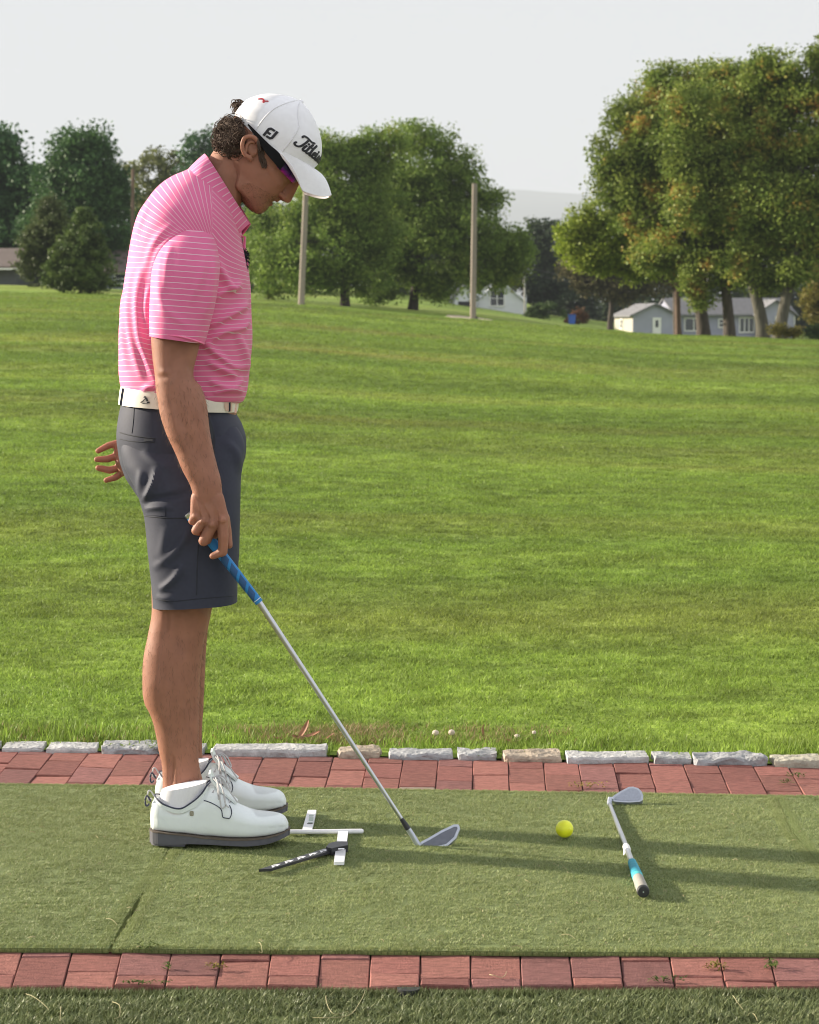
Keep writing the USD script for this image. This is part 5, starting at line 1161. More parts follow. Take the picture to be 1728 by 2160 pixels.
for args in (((1240, 1660), (.055, .012), 90, 'low weed in the brick joint left of the lying club head', .014, M_weed_y), ((1680, 1638), (.030, .010), 50, 'upper small weed in the brick joints at the right', .012), ((1662, 1652), (.026, .008), 50, 'lower small weed in the brick joints at the right', .012),
             ((1510, 2042), (.024, .010), 70, 'yellowing weed in the front brick joint at the right', .012, M_weed_y), ((1627, 2040), (.012, .02), 60, 'small weed between the two rightmost front bricks', .014), ((1412, 2068), (.04, .006), 60, 'thin weed along a front brick joint below the lying club', .008), ((352, 2042), (.010, .008), 30, 'weed at the left end of a front brick joint', .010), ((455, 2041), (.022, .007), 50, 'brownish weed in the front brick joint below his shoe', .010, M_weed_y),
             ((310, 2074), (.05, .005), 60, 'thin weed strip along the lower edge of a left front brick', .006), ((318, 2006), (.03, .012), 60, 'weed sprouting at the mat edge above the left front bricks', .018), ((255, 1583), (.045, .02), 90, 'bright green weed at the rough grey edging stone left of his leg', .020, M_weed_l), ((324, 1586), (.018, .015), 60, 'bright green weed touching his calf at the edging', .030, M_weed_l), ((1010, 1600), (.02, .012), 40, 'small green weed in front of the blocky edging stone', .012, M_weed_l), ((1440, 1606), (.03, .012), 40, 'small green weed between edging stones at the right', .014, M_weed_l)):
    weed(*args)
# clover heads and dead leaves along the stones
for px, py, s, lab in ((919, 1546, 1.1, 'leftmost white clover head in the verge'), (953, 1545, 1.1, 'white clover head beside the leftmost one'), (1091, 1554, 1.0, 'white clover head in the middle of the verge'), (1127, 1545, .7, 'smallest, highest clover head in the verge'), (1160, 1573, 1.15, 'white clover head closest to the edging stones')):
    top = at(px, py, 6.34 if py < 1560 else 6.29); ft = top.copy(); ft[2] = 0.0
    cl = thing('clover', lab, 'flower', base=ft, group=None)
    hd = trimesh.creation.icosphere(3, .0092 * s); hd.vertices *= (1 + .22 * (meshkit.noise(hd.vertices * 600 + 5) - .5))[:, None]; hd.apply_scale((1, 1, .85)); hd.apply_translation(top)
    part(cl, 'flower_head', hd, M_clover, smooth=False)
    part(cl, 'stem', tube(curve([ft, (ft + top) / 2 + [.004, 0, 0], top], 8), .0011, 5), M_stem)
def leaf_obj(px, py, L, ang, lab, h=.03):
    c = at(px, py, 6.30); u, v = np.meshgrid(np.linspace(-1, 1, 9), np.linspace(-1, 1, 5), indexing='ij')
    w = .22 * (1 - u ** 2) ** .8
    g = np.stack([u * L / 2, v * w * L / 2, .12 * L * (u ** 2) + .15 * L * np.abs(v) * w], -1)
    R = trimesh.transformations.euler_matrix(rg.uniform(.3, 1.2), ang, rg.uniform(-.6, .6))[:3, :3]
    solo('dead_leaf', grid_shell(g @ R.T + c, .0015), M_dead, lab, 'dead leaf', smooth=True)
for a in ((641, 1541, .075, -1.0, 'largest upright rust dead leaf in the verge'), (655, 1552, .07, -.2, 'rust dead leaf lying right of the largest one'), (628, 1556, .05, .3, 'short rust dead leaf left below the largest one'), (693, 1556, .05, -.5, 'rust dead leaf at the right end of the dry patch'), (459, 1562, .05, .7, 'orange dead leaf against the stone by his calf'), (584, 1557, .03, .2, 'small brown dead leaf in the dry patch'), (520, 1571, .03, -.2, 'small brown leaf behind the long flat stone'), (1018, 1545, .055, 1.45, 'brown dock stalk standing between the clovers'), (1076, 1563, .03, .3, 'small brown leaf below the middle clover')):
    leaf_obj(*a)
# taller verge growth behind the stones, part of it dry
M_dryblade = usdkit.material(stage, LK + 'dry_blade', {'tc': ('texture_coordinate', {}), 'sx': ('separate_xyz', {}), 'r': ('rgb_ramp', {'ramp': [(0.0, (0.17, 0.20, 0.04)), (0.45, (0.30, 0.24, 0.11)), (1.0, (0.42, 0.27, 0.17))]}), 'p': ('principled_bsdf', {'roughness': 0.7}), 't': ('translucent_bsdf', {}), 'm': ('mix_closure', {'fac': 0.3})},
    [('tc.UV', 'sx.vector'), ('sx.x', 'r.fac'), ('r.color', 'p.base_color'), ('r.color', 't.color'), ('p.BSDF', 'm.closure1'), ('t.BSDF', 'm.closure2')], surface='m.closure')
pts = []
for _ in range(520):
    px = rg.choice([rg.normal(640, 95), rg.normal(770, 45), rg.normal(1000, 110), rg.uniform(-100, 430)], p=[.45, .22, .18, .15]); Y = rg.uniform(6.24, 6.52)
    pts.append([(px - 864) / FPX * Y, Y])
pts = np.array(pts)
pr = scatter('/World/dry_verge_grass', grass_protos(9, 0.045, 0.045, 0.003, lean=1.0, mat_=M_dryblade), np.c_[pts, terrain(pts[:, 0], pts[:, 1])], rg.uniform(0, 6.28, len(pts)), np.repeat(rg.uniform(.35, .85, len(pts))[:, None], 3, 1), rg.integers(0, 5, len(pts)))
tag(pr, 'dry brownish grass in the verge behind the edging stones', 'dry grass', kind='stuff')
# ------------------------------------------------------------------ trees, posts, houses, hills
M_bark = mat('bark', (0.062, 0.050, 0.040), 0.95, 0.4, 5, bump=0.9, bscale=9, bdist=0.06, stretch=(1, 1, 0.25))
M_bark_g = mat('grey_bark', (0.080, 0.074, 0.054), 0.95, 0.4, 4, bump=0.9, bscale=9, bdist=0.06, stretch=(1, 1, 0.25))
L_oak = leaf_mat('oak_leaves', (0.093, 0.159, 0.030), (0.235, 0.322, 0.059), (0.350, 0.315, 0.052), 0.10, 0.22)
L_maple = leaf_mat('maple_leaves', (0.104, 0.168, 0.030), (0.261, 0.315, 0.062), (0.525, 0.201, 0.061), 0.115, 0.5)
L_maple_g = leaf_mat('green_maple_leaves', (0.123, 0.185, 0.022), (0.299, 0.353, 0.045), (0.352, 0.320, 0.048), 0.05, 0.25)
L_pine = leaf_mat('pine_needles', (0.031, 0.076, 0.031), (0.085, 0.170, 0.055), (0.102, 0.153, 0.051), 0.02, 0.2, trans=.15)
L_round = leaf_mat('dark_leaves', (0.035, 0.084, 0.029), (0.088, 0.170, 0.049), (0.112, 0.160, 0.048), 0.02, 0.2, trans=.2)
L_cone = leaf_mat('olive_leaves', (0.055, 0.079, 0.026), (0.116, 0.143, 0.047), (0.312, 0.195, 0.039), 0.02, 0.3, trans=.2)
L_cone2 = leaf_mat('green_olive_leaves', (0.054, 0.092, 0.022), (0.125, 0.173, 0.042), (0.364, 0.238, 0.042), 0.02, 0.3, trans=.2)
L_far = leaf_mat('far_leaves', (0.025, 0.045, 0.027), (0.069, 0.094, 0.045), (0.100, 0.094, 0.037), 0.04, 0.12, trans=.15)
L_brown = leaf_mat('bronze_leaves', (0.063, 0.063, 0.028), (0.140, 0.119, 0.048), (0.196, 0.126, 0.042), 0.06, 0.15, trans=.2)
L_light = leaf_mat('pale_leaves', (0.104, 0.124, 0.047), (0.208, 0.221, 0.078), (0.260, 0.234, 0.091), 0.05, 0.2, trans=.3)
L_bush = leaf_mat('bush_leaves', (0.039, 0.078, 0.021), (0.098, 0.150, 0.039), trans=.2)
L_red = leaf_mat('red_bush_leaves', (0.098, 0.052, 0.026), (0.208, 0.098, 0.046), trans=.2)
L_turn = leaf_mat('turning_leaves', (0.098, 0.098, 0.021), (0.234, 0.195, 0.046), (0.416, 0.182, 0.039), 0.10, 0.3, trans=.3)

def crown(blobs, n, leaf, r, clumps=0.9, flat=1.0, droop=0.0, shell=0.45):
    """blobs: (centre xyz, radii xyz); n leaves in clumps through their volume, more towards the outside"""
    w = np.array([b[1][0] * b[1][2] for b in blobs]); w = w / w.sum()
    nc = max(12, int(n / 34)); bi = r.choice(len(blobs), nc, p=w)
    d = r.normal(size=(nc, 3)); d /= np.linalg.norm(d, axis=1, keepdims=True)
    rad_ = r.uniform(0, 1, nc) ** shell
    C = np.array([blobs[i][0] for i in bi]); R = np.array([blobs[i][1] for i in bi])
    wob = 0.66 + 0.72 * meshkit.fbm((C + d * R) * 0.55 + 11, 2)
    cc = C + d * R * (rad_ * wob)[:, None]
    keep = np.where(meshkit.fbm(cc * 0.62 + 4.3, 2, seed=3) > 0.385)[0]           # gaps between the boughs
    k = keep[r.integers(0, len(keep), n)] if len(keep) > 8 else r.integers(0, nc, n)
    cs_ = clumps * r.uniform(.5, 1.3, nc)[k]
    off = np.clip(r.normal(size=(n, 3)), -1.7, 1.7) * cs_[:, None] * [0.5, 0.5, 0.36 * flat]
    p = cc[k] + off; p[:, 2] -= droop * np.linalg.norm(off[:, :2], axis=1)
    sz = leaf * r.uniform(.6, 1.35, n)
    a = r.normal(size=(n, 3)); a[:, 2] *= .6; a /= np.linalg.norm(a, axis=1, keepdims=True)
    b = np.cross(a, r.normal(size=(n, 3))); b /= np.linalg.norm(b, axis=1, keepdims=True)
    s_, t_ = (sz * .5)[:, None] * a, (sz * .36)[:, None] * b
    V = np.stack([p - s_, p + t_ - s_ * .1, p + s_, p - t_ - s_ * .1], 1).reshape(-1, 3)
    q = np.arange(n) * 4
    F = np.vstack([np.stack([q, q + 1, q + 2], 1), np.stack([q, q + 2, q + 3], 1)])
    tone = np.clip(r.uniform(0, 1, nc)[k] * .72 + r.uniform(0, 1, n) * .28, 0, 1)
    U = np.repeat(np.stack([tone, r.uniform(0, 1, n)], 1), 4, 0)
    return trimesh.Trimesh(V, F, process=False), U, cc
def limbs(base, top, r0, blobs, r, k=9, fork=0.45, lean=None):
    """a tapered trunk with limbs reaching into the crown's lobes"""
    base, top = np.asarray(base, float), np.asarray(top, float); H_ = top[2] - base[2]
    mid = lerp(base, top, .5) + (np.array(lean) if lean is not None else r.normal(size=3) * [.02, .02, 0] * H_)
    tr = curve([base - [0, 0, .4], lerp(base, top, .04), mid, top], 22)
    rr = r0 * np.interp(np.linspace(0, 1, 22), [0, .05, .12, .5, 1], [1.5, 1.2, 1.0, .7, .25])
    out = [tube(tr, rr, 10)]
    for i in range(k):
        b = blobs[i % len(blobs)]; t = r.uniform(fork * .8, .9); s = tr[int(t * 21)]
        e = np.asarray(b[0]) + r.normal(size=3) * np.asarray(b[1]) * .35
        m_ = lerp(s, e, .5) + [0, 0, .06 * H_ * r.uniform(-.3, 1)]
        w = r0 * .42 * (1 - t * .6)
        out.append(tube(curve([s, m_, e], 10), np.linspace(w, w * .18, 10), 7))
        for _ in range(2):
            s2 = lerp(m_, e, r.uniform(.2, .8)); e2 = s2 + r.normal(size=3) * np.asarray(b[1]) * .5
            out.append(tube([s2, lerp(s2, e2, .5) + r.normal(size=3) * .1, e2], [w * .35, w * .25, w * .08], 5))
    return cat_(out)
def tree(name, label, d, base_px, blobs_px, n, leaf, mat_, bark=None, trunk_w=None, top_px=None, group=None, seed=0, depth=0.9, clumps=0.9, droop=0.0, shell=.45, limbs_n=9, fork=.45, flat=1.0, lean_px=0, y_jit=.35):
    r = np.random.default_rng(1000 + seed); s = d / FPX
    base = on_land(base_px[0], d); cx = np.mean([b[0] for b in blobs_px])
    bl = []
    for (px, py, rx, ry, *back) in blobs_px:
        yo = r.uniform(-1, 1) * rx * s * y_jit + (back[0] if back else 0)
        bl.append((at(px, py, d + yo - .22 * rx * s), np.array([rx * s, rx * s * depth, ry * s]) * 1.07))
    m, U, cc = crown(bl, int(n * 1.25), leaf, r, clumps, flat, droop, shell)
    low = m.vertices[:, 2] < base[2] - .1
    m.vertices[low, 2] = base[2]
    th = thing(name, label, 'tree', base=base, group=group)
    tp = at(*(top_px or (cx, min(b[1] for b in blobs_px) + 25)), d)
    tr = limbs(base, tp, (trunk_w or 16) * s / 2, bl, r, limbs_n, fork, lean=(lean_px * s, 0, 0) if lean_px else None)
    part(th, 'trunk', tr, bark or M_bark, smooth=True)
    part(th, 'crown', m, mat_, uv=U)
    return th
def bush(name, label, d, blobs_px, n, leaf, mat_, seed=0):
    r = np.random.default_rng(3000 + seed); s = d / FPX
    bl = [(at(px, py, d), np.array([rx * s, rx * s * .8, ry * s])) for px, py, rx, ry in blobs_px]
    m, U, _ = crown(bl, n, leaf, r, .35, 1.0, 0, .5)
    base = on_land(np.mean([b[0] for b in blobs_px]), d)
    low = m.vertices[:, 2] < base[2]; m.vertices[low, 2] = base[2] + .02
    th = thing(name, label, 'shrub', base=base)
    st = cat_([tube([base + [q * .2, 0, -.2], base + [q * .4, 0, .3], np.asarray(bl[k % len(bl)][0])], [.05, .04, .015], 5) for k, q in enumerate((-1, 0, 1))])
    part(th, 'stem', st, M_bark); part(th, 'foliage', m, mat_, uv=U)

# --- left group
tree('pine_tree', 'tall dark pine at the left edge of the picture', 172, (-10, 610), [(-30, 330, 70, 45), (5, 310, 35, 40), (-10, 400, 85, 45), (15, 450, 75, 45), (-20, 510, 95, 50), (10, 560, 70, 40), (55, 365, 22, 18)], 26000, .32, L_pine, trunk_w=20, seed=1, clumps=1.3, flat=.7)
tree('broadleaf_tree', 'big dark rounded tree with two bumps on top behind the two cone trees', 165, (190, 605), [(165, 315, 55, 38), (205, 315, 42, 40), (125, 385, 50, 48), (180, 400, 85, 70), (235, 410, 45, 60), (140, 480, 85, 70), (215, 500, 70, 80), (185, 560, 95, 45), (95, 520, 40, 70)], 42000, .27, L_round, trunk_w=26, seed=2, clumps=1.0)
tree('conical_tree', 'olive cone shaped tree with orange tip, the left one of the pair', 138, (113, 612), [(108, 440, 22, 30), (108, 480, 38, 38), (92, 520, 45, 45), (88, 560, 52, 38), (85, 585, 40, 20), (120, 540, 40, 60)], 24000, .16, L_cone, trunk_w=8, seed=3, clumps=.36, limbs_n=8)
tree('conical_tree', 'green cone shaped tree with yellow tip standing before the other cone tree', 128, (174, 625), [(174, 462, 20, 26), (172, 500, 40, 38), (168, 540, 58, 42), (170, 575, 72, 36), (172, 596, 70, 18)], 27000, .16, L_cone2, trunk_w=8, seed=4, clumps=.36, limbs_n=8)
tree('broadleaf_tree', 'pale loose tree behind the left utility pole', 205, (330, 600), [(300, 350, 38, 28), (345, 352, 48, 30), (385, 385, 40, 40), (320, 410, 60, 50), (350, 480, 70, 70), (300, 520, 60, 60)], 15000, .32, L_light, trunk_w=16, seed=5, shell=.6)
tree('broadleaf_tree', 'dark green tree rising behind the back of his neck', 200, (440, 610), [(425, 320, 35, 35), (460, 300, 30, 30), (420, 390, 45, 60), (460, 440, 70, 80), (440, 540, 70, 70)], 15000, .32, L_pine, trunk_w=18, seed=6)
tree('broadleaf_tree', 'small dark tree on a thick trunk seen right behind his chest', 142, (569, 648), [(560, 480, 45, 45), (545, 540, 40, 60), (585, 560, 40, 50), (560, 600, 35, 25)], 11000, .22, L_oak, trunk_w=17, seed=7)
# --- middle pair
tree('oak_tree', 'wide sunlit tree whose crown begins behind the white cap', 138, (729, 658), [(690, 320, 45, 42), (735, 330, 45, 40), (680, 400, 62, 55), (745, 420, 62, 60), (630, 470, 62, 50), (700, 490, 90, 60), (600, 530, 52, 40), (650, 570, 80, 48), (740, 560, 75, 60), (790, 500, 60, 60), (770, 400, 45, 50), (760, 350, 40, 40), (770, 450, 85, 100, 3), (790, 340, 42, 45), (775, 305, 32, 30), (830, 300, 35, 35), (690, 400, 75, 85, 3), (620, 540, 80, 60, 2), (590, 570, 55, 40), (690, 600, 60, 22), (630, 600, 30, 24), (780, 585, 40, 36)], 74000, .18, L_oak, trunk_w=19, seed=8, clumps=.75, shell=.6, limbs_n=16)
tree('oak_tree', 'broad darker tree with sky showing through, behind the right bare post', 146, (870, 665), [(880, 295, 48, 38), (925, 310, 40, 35), (845, 345, 50, 45), (905, 370, 75, 50), (965, 360, 50, 45), (1000, 410, 45, 38), (1035, 425, 32, 30), (870, 440, 70, 55), (950, 470, 80, 55), (1020, 515, 62, 48), (1075, 535, 40, 45), (890, 520, 85, 55), (975, 570, 85, 50), (850, 570, 60, 50), (920, 605, 45, 32), (1060, 580, 45, 30), (800, 620, 35, 28), (810, 440, 50, 50), (800, 520, 60, 55), (820, 380, 45, 40), (1085, 560, 40, 40), (1095, 510, 25, 35), (870, 400, 85, 85, 3), (960, 460, 95, 85, 3)], 80000, .185, L_oak, trunk_w=20, seed=9, clumps=.75, shell=.62, limbs_n=22)
tree('broadleaf_tree', 'dark blue green tree between the white house and the right trees', 250, (1150, 650), [(1150, 500, 35, 36), (1120, 530, 35, 40), (1165, 545, 45, 50), (1130, 590, 50, 45), (1175, 610, 50, 35)], 14000, .36, L_far, trunk_w=12, seed=10)
# --- right group of maples
tree('maple_tree', 'maple with red tinged crown on the leftmost of the four trunks', 112, (1484, 709), [(1345, 275, 58, 48), (1420, 215, 62, 55), (1330, 360, 62, 55), (1420, 320, 85, 65), (1395, 420, 80, 60), (1460, 400, 60, 70), (1360, 470, 62, 40), (1440, 500, 70, 45), (1500, 300, 50, 60), (1305, 410, 50, 50), (1300, 320, 42, 50), (1320, 250, 38, 38), (1380, 540, 52, 36), (1430, 560, 52, 36), (1350, 400, 60, 60), (1480, 190, 45, 50), (1395, 165, 42, 32)], 66000, .165, L_maple, trunk_w=27, seed=11, clumps=.62, lean_px=-8, limbs_n=14, top_px=(1440, 300))
lobe = [(1380, 500, 50, 40), (1350, 560, 50, 30), (1200, 490, 24, 26), (1235, 470, 48, 40), (1215, 520, 36, 36), (1275, 500, 60, 48), (1320, 480, 52, 45), (1255, 550, 50, 32), (1345, 540, 45, 30), (1300, 540, 42, 28)]
tree('maple_tree', 'bright green low spreading tree left of the maples, on a bowed limb', 116, (1434, 708), lobe, 32000, .16, L_maple_g, trunk_w=18, seed=12, clumps=.55, limbs_n=10, top_px=(1290, 505), lean_px=62, fork=.55)
tree('maple_tree', 'maple on the straight trunk second from left, orange leaves low down', 110, (1538, 706), [(1520, 180, 50, 45), (1570, 165, 55, 45), (1540, 260, 78, 65), (1590, 300, 60, 60), (1530, 370, 75, 60), (1500, 460, 62, 45), (1455, 570, 30, 50), (1480, 620, 22, 35), (1545, 575, 40, 40), (1560, 480, 50, 50), (1500, 540, 55, 40), (1480, 440, 50, 50), (1560, 400, 60, 50), (1600, 220, 50, 55), (1500, 250, 50, 60), (1400, 240, 95, 75, 3), (1500, 215, 100, 75, 3), (1600, 215, 95, 75, 3), (1480, 380, 115, 85, 3), (1620, 370, 100, 90, 3), (1360, 360, 80, 80, 3), (1445, 330, 52, 58, -2.5), (1450, 430, 48, 46, -2.5), (1440, 230, 48, 46, -2.5), (1535, 330, 48, 58, -2.5), (1540, 440, 48, 48, -2.5), (1530, 230, 42, 48, -2.5), (1400, 520, 40, 34, -2)], 118000, .165, L_maple, trunk_w=23, seed=13, clumps=.62, limbs_n=14)
tree('maple_tree', 'maple on the leaning mossy trunk third from left', 107, (1608, 700), [(1625, 150, 50, 42), (1665, 200, 55, 50), (1620, 280, 66, 55), (1670, 330, 60, 55), (1610, 400, 66, 55), (1650, 450, 60, 45), (1590, 520, 46, 38), (1620, 590, 34, 32), (1570, 560, 34, 34), (1590, 460, 50, 50), (1640, 520, 50, 40), (1605, 200, 40, 50)], 58000, .165, L_maple, M_bark_g, trunk_w=27, seed=14, clumps=.6, shell=.62, lean_px=-22, top_px=(1590, 330), limbs_n=14)
tree('maple_tree', 'tallest maple at the right edge with sky gaps in its crown', 106, (1640, 700), [(1690, 130, 40, 45), (1730, 120, 42, 45), (1720, 210, 55, 55), (1760, 280, 55, 60), (1705, 300, 40, 45), (1730, 400, 60, 50), (1690, 480, 50, 40), (1720, 540, 42, 45), (1800, 360, 60, 80), (1675, 570, 34, 34), (1660, 420, 45, 50), (1670, 150, 36, 40), (1745, 480, 50, 50)], 42000, .165, L_maple, M_bark_g, trunk_w=26, seed=15, clumps=.6, shell=.62, lean_px=12, top_px=(1700, 300), limbs_n=14)
tree('broadleaf_tree', 'yellowing small tree cut by the right edge, beside the grey house', 150, (1735, 710), [(1735, 590, 36, 40), (1720, 640, 30, 40), (1760, 650, 45, 50)], 9000, .2, L_turn, trunk_w=12, seed=16, clumps=.5)
# --- wood behind the houses
tree('broadleaf_tree', 'bronze leaved tree on a slim trunk left of the grey house', 196, (1286, 695), [(1215, 560, 42, 28), (1270, 570, 55, 32), (1330, 565, 55, 34), (1240, 590, 45, 25), (1370, 590, 45, 32), (1310, 610, 45, 25)], 15000, .28, L_brown, trunk_w=14, seed=17, clumps=.9, fork=.6)
WOOD = [(1205, 640, 'dark tree standing in shade behind the blue bin', 270, 560, 55), (1300, 640, 'dark tree in shade behind the bronze tree', 285, 545, 70), (1410, 630, 'dark tree behind the left wing of the grey house', 280, 530, 70), (1500, 620, 'dark tree behind the middle of the grey house roof', 290, 515, 75), (1600, 620, 'dark tree behind the right part of the grey house roof', 280, 520, 75), (1690, 620, 'dark tree behind the right gable of the grey house', 275, 525, 70), (1790, 620, 'dark tree beyond the right edge of the wood', 275, 530, 75)]
for k, (px, py, lab, d, top, rx) in enumerate(WOOD):
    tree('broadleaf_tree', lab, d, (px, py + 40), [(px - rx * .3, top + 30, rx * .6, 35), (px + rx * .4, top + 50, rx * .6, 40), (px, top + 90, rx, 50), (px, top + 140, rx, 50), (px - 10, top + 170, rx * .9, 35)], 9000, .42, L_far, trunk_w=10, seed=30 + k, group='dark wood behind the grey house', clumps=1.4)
for k, (px, d, top, rx, lab) in enumerate([(40, 215, 440, 80, 'dark tree filling the gap behind the cone trees on the left'), (290, 230, 430, 70, 'dark tree behind the left utility pole foot'), (370, 225, 420, 80, 'dark tree hidden mostly behind his shoulder'), (520, 235, 440, 70, 'dark tree seen in the gap in front of his chest'), (620, 240, 430, 70, 'dark tree behind the left bare post'), (820, 245, 420, 90, 'dark tree between the two middle trunks'), (930, 250, 450, 80, 'dark tree behind the second middle trunk'), (1040, 255, 480, 60, 'dark tree behind the white house')]):
    yb = 620 if px < 600 else 645
    h = yb - top
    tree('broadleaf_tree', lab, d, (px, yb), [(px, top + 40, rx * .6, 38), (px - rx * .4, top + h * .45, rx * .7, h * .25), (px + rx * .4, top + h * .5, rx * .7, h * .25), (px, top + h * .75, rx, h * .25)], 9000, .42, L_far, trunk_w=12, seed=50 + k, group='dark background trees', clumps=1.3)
# --- shrubs
bush('shrub', 'rounded green bush between the white house and the blue bin', 205, [(1150, 660, 36, 20), (1180, 668, 26, 16), (1125, 662, 22, 12)], 7000, .16, L_bush, 1)
bush('shrub', 'reddish bush right of the blue bin', 200, [(1222, 670, 20, 17), (1205, 676, 16, 10)], 3600, .15, L_red, 2)
bush('shrub', 'dark green bush at the right edge below the yellowing tree', 140, [(1722, 700, 26, 22), (1750, 690, 30, 30)], 5000, .13, L_bush, 3)
bush('shrub', 'low dark hedge in the shade at the far left', 175, [(20, 592, 60, 18), (80, 596, 50, 14), (-60, 590, 60, 20)], 6000, .2, L_round, 4)
bush('shrub', 'low shrub at the foot of the mossy maple trunks', 104, [(1640, 694, 20, 8), (1672, 700, 18, 7)], 2400, .10, L_turn, 5)

# --- posts and wires
M_post = mat('weathered_post', (0.235, 0.20, 0.165), 0.9, 0.25, 3, bump=0.4, bscale=20, bdist=0.02, stretch=(1, 1, .08))
M_pole = mat('brown_pole', (0.13, 0.085, 0.06), 0.9, 0.25, 3, bump=0.3, bscale=20, bdist=0.02, stretch=(1, 1, .08))
M_pole_w = mat('pale_pole', (0.34, 0.33, 0.32), 0.8, 0.1, 6)
M_wire = mat('wire', (0.05, 0.05, 0.055), 0.6, 0.1, 6)
def post(lab, d, bpx, tpx, tpy, w, mt, cat='post', name='wooden_post', band=False):
    b, t = on_land(bpx, d) - [0, 0, .6], at(tpx, tpy, d); s = d / FPX
    th = thing(name, lab, cat, base=on_land(bpx, d))
    part(th, 'shaft', tube([lerp(b, t, k) for k in np.linspace(0, 1, 8)] , np.linspace(w * s / 2 * 1.08, w * s / 2 * .88, 8), 18), mt, smooth=50)
    part(th, 'top_cap', tube([t + [0, 0, .002], t + [0, 0, .05]], w * s / 2 * .90, 18), M_pole_w if band else mt, smooth=50)
    if name == 'wooden_post':
        part(th, 'bracket', box(lerp(b, t, .11) + [w * s * .62, 0, 0], (.10, .12, .22)), M_wire)
    return th, t
post('tall bare weathered post topped behind the cap brim, left of the two', 104, 635, 646, 392, 13, M_post)
post('tall bare weathered post in front of the darker oak, right of the two', 103, 997, 1001.5, 389, 12.5, M_post)
_, t1 = post('brown utility pole behind his upper back', 160, 281, 280.5, 358, 7.5, M_pole, 'utility pole', 'utility_pole')
_, t2 = post('dark brown pole standing at the lawn edge before the grey house', 113, 1430, 1428.5, 560, 12, M_pole, 'utility pole', 'utility_pole')
_, t3 = post('slim pale pole beside the white house', 215, 1107, 1106, 560, 4.5, M_pole_w, 'pole', 'pale_pole')
_, t4 = post('slim pale pole behind the grey house roof', 232, 1494, 1494, 572, 5, M_pole_w, 'pole', 'pale_pole')
for k, dz in enumerate((0, -.55)):
    a, b = t3 + [0, 0, -.1 + dz], t4 + [0, 0, -.1 + dz]
    m_ = [lerp(a, b, t) - np.array([0, 0, 1.2 * 4 * t * (1 - t)]) for t in np.linspace(0, 1, 20)]
    solo('power_line', tube(m_, .022, 5), M_wire, ('upper' if k == 0 else 'lower') + ' wire sagging between the two slim pale poles', 'wire')

# --- houses
M_siding = mat('blue_grey_siding', (0.30, 0.31, 0.39), 0.7, 0.05, 1, bump=0.0)
M_siding_w = mat('white_siding', (0.62, 0.64, 0.66), 0.7, 0.04, 1)
M_trim = mat('white_trim', (0.72, 0.72, 0.70), 0.6, 0.03, 5)
M_roof = mat('grey_shingle', (0.17, 0.17, 0.18), 0.9, 0.18, 3, bump=.4, bscale=6, bdist=.03)
M_roof_b = mat('brown_shingle', (0.14, 0.11, 0.10), 0.9, 0.2, 3)
M_found = mat('concrete', (0.30, 0.29, 0.27), 0.9, 0.1, 4)
M_glass = mat('window_glass', (0.025, 0.03, 0.035), 0.08, 0.2, 2, spec=0.8)
M_dark = mat('dark_opening', (0.02, 0.02, 0.022), 0.8, 0.2, 3)
def frame_of(o, ang):
    c_, s_ = math.cos(ang), math.sin(ang); ex, ey = np.array([c_, s_, 0]), np.array([-s_, c_, 0])
    return lambda x, y, z: o + ex * x + ey * y + np.array([0, 0, z])
def lbox(Fm, x0, x1, y0, y1, z0, z1):
    v = np.array([Fm(x, y, z) for x in (x0, x1) for y in (y0, y1) for z in (z0, z1)])
    return trimesh.convex.convex_hull(v)
def gable_x(Fm, x0, x1, y0, y1, z0, ze, zr):                      # ridge along x
    ym = (y0 + y1) / 2
    return trimesh.convex.convex_hull(np.array([Fm(x, y, z) for x in (x0, x1) for y, z in ((y0, z0), (y1, z0), (y0, ze), (y1, ze), (ym, zr))]))
def gable_y(Fm, x0, x1, y0, y1, z0, ze, zr):
    xm = (x0 + x1) / 2
    return trimesh.convex.convex_hull(np.array([Fm(x, y, z) for y in (y0, y1) for x, z in ((x0, z0), (x1, z0), (x0, ze), (x1, ze), (xm, zr))]))
def roof_slab(Fm, pts, th=.16):
    v = np.array([Fm(*p) for p in pts]); return trimesh.convex.convex_hull(np.vstack([v, v + [0, 0, th]]))
def windowp(th, Fm, x0, x1, z0, z1, y, mull=0, sash=True, pm=None):
    f = part(th, 'window', cat_([lbox(Fm, x0 - .12, x1 + .12, y - .07, y, z1, z1 + .13), lbox(Fm, x0 - .12, x1 + .12, y - .09, y, z0 - .13, z0), lbox(Fm, x0 - .12, x0, y - .07, y, z0, z1), lbox(Fm, x1, x1 + .12, y - .07, y, z0, z1)]
             + [lbox(Fm, x - .05, x + .05, y - .06, y, z0, z1) for x in np.linspace(x0, x1, mull + 2)[1:-1]] + ([lbox(Fm, x0, x1, y - .055, y, (z0 + z1) / 2 - .03, (z0 + z1) / 2 + .03)] if sash else [])), M_trim)
    part(f, 'pane', lbox(Fm, x0, x1, y - .03, y - .004, z0, z1), pm or M_glass)
def lap(th, Fm, x0, x1, z0, z1, y, mt):                            # lapped boards
    bs_ = []
    for k, z in enumerate(np.arange(z0, z1, .25)):
        v = np.array([Fm(x, yy, zz) for x in (x0, x1) for yy, zz in ((y - .035, z), (y, z), (y - .008, min(z + .25, z1)), (y, min(z + .25, z1)))])
        bs_.append(trimesh.convex.convex_hull(v))
    return part(th, 'siding_boards', cat_(bs_), mt, kind='stuff')
DH = 215.0
sH = DH / FPX
oh = on_land(1334, DH); zb = at(1334, 706, DH)[2]; oh[2] = zb
gh = thing('ranch_house', 'long blue grey ranch house with grey roof behind the maples', 'house', base=oh)
FH = frame_of(oh, math.radians(10))
wl = 4.55                                                           # left wing, gable to the viewer
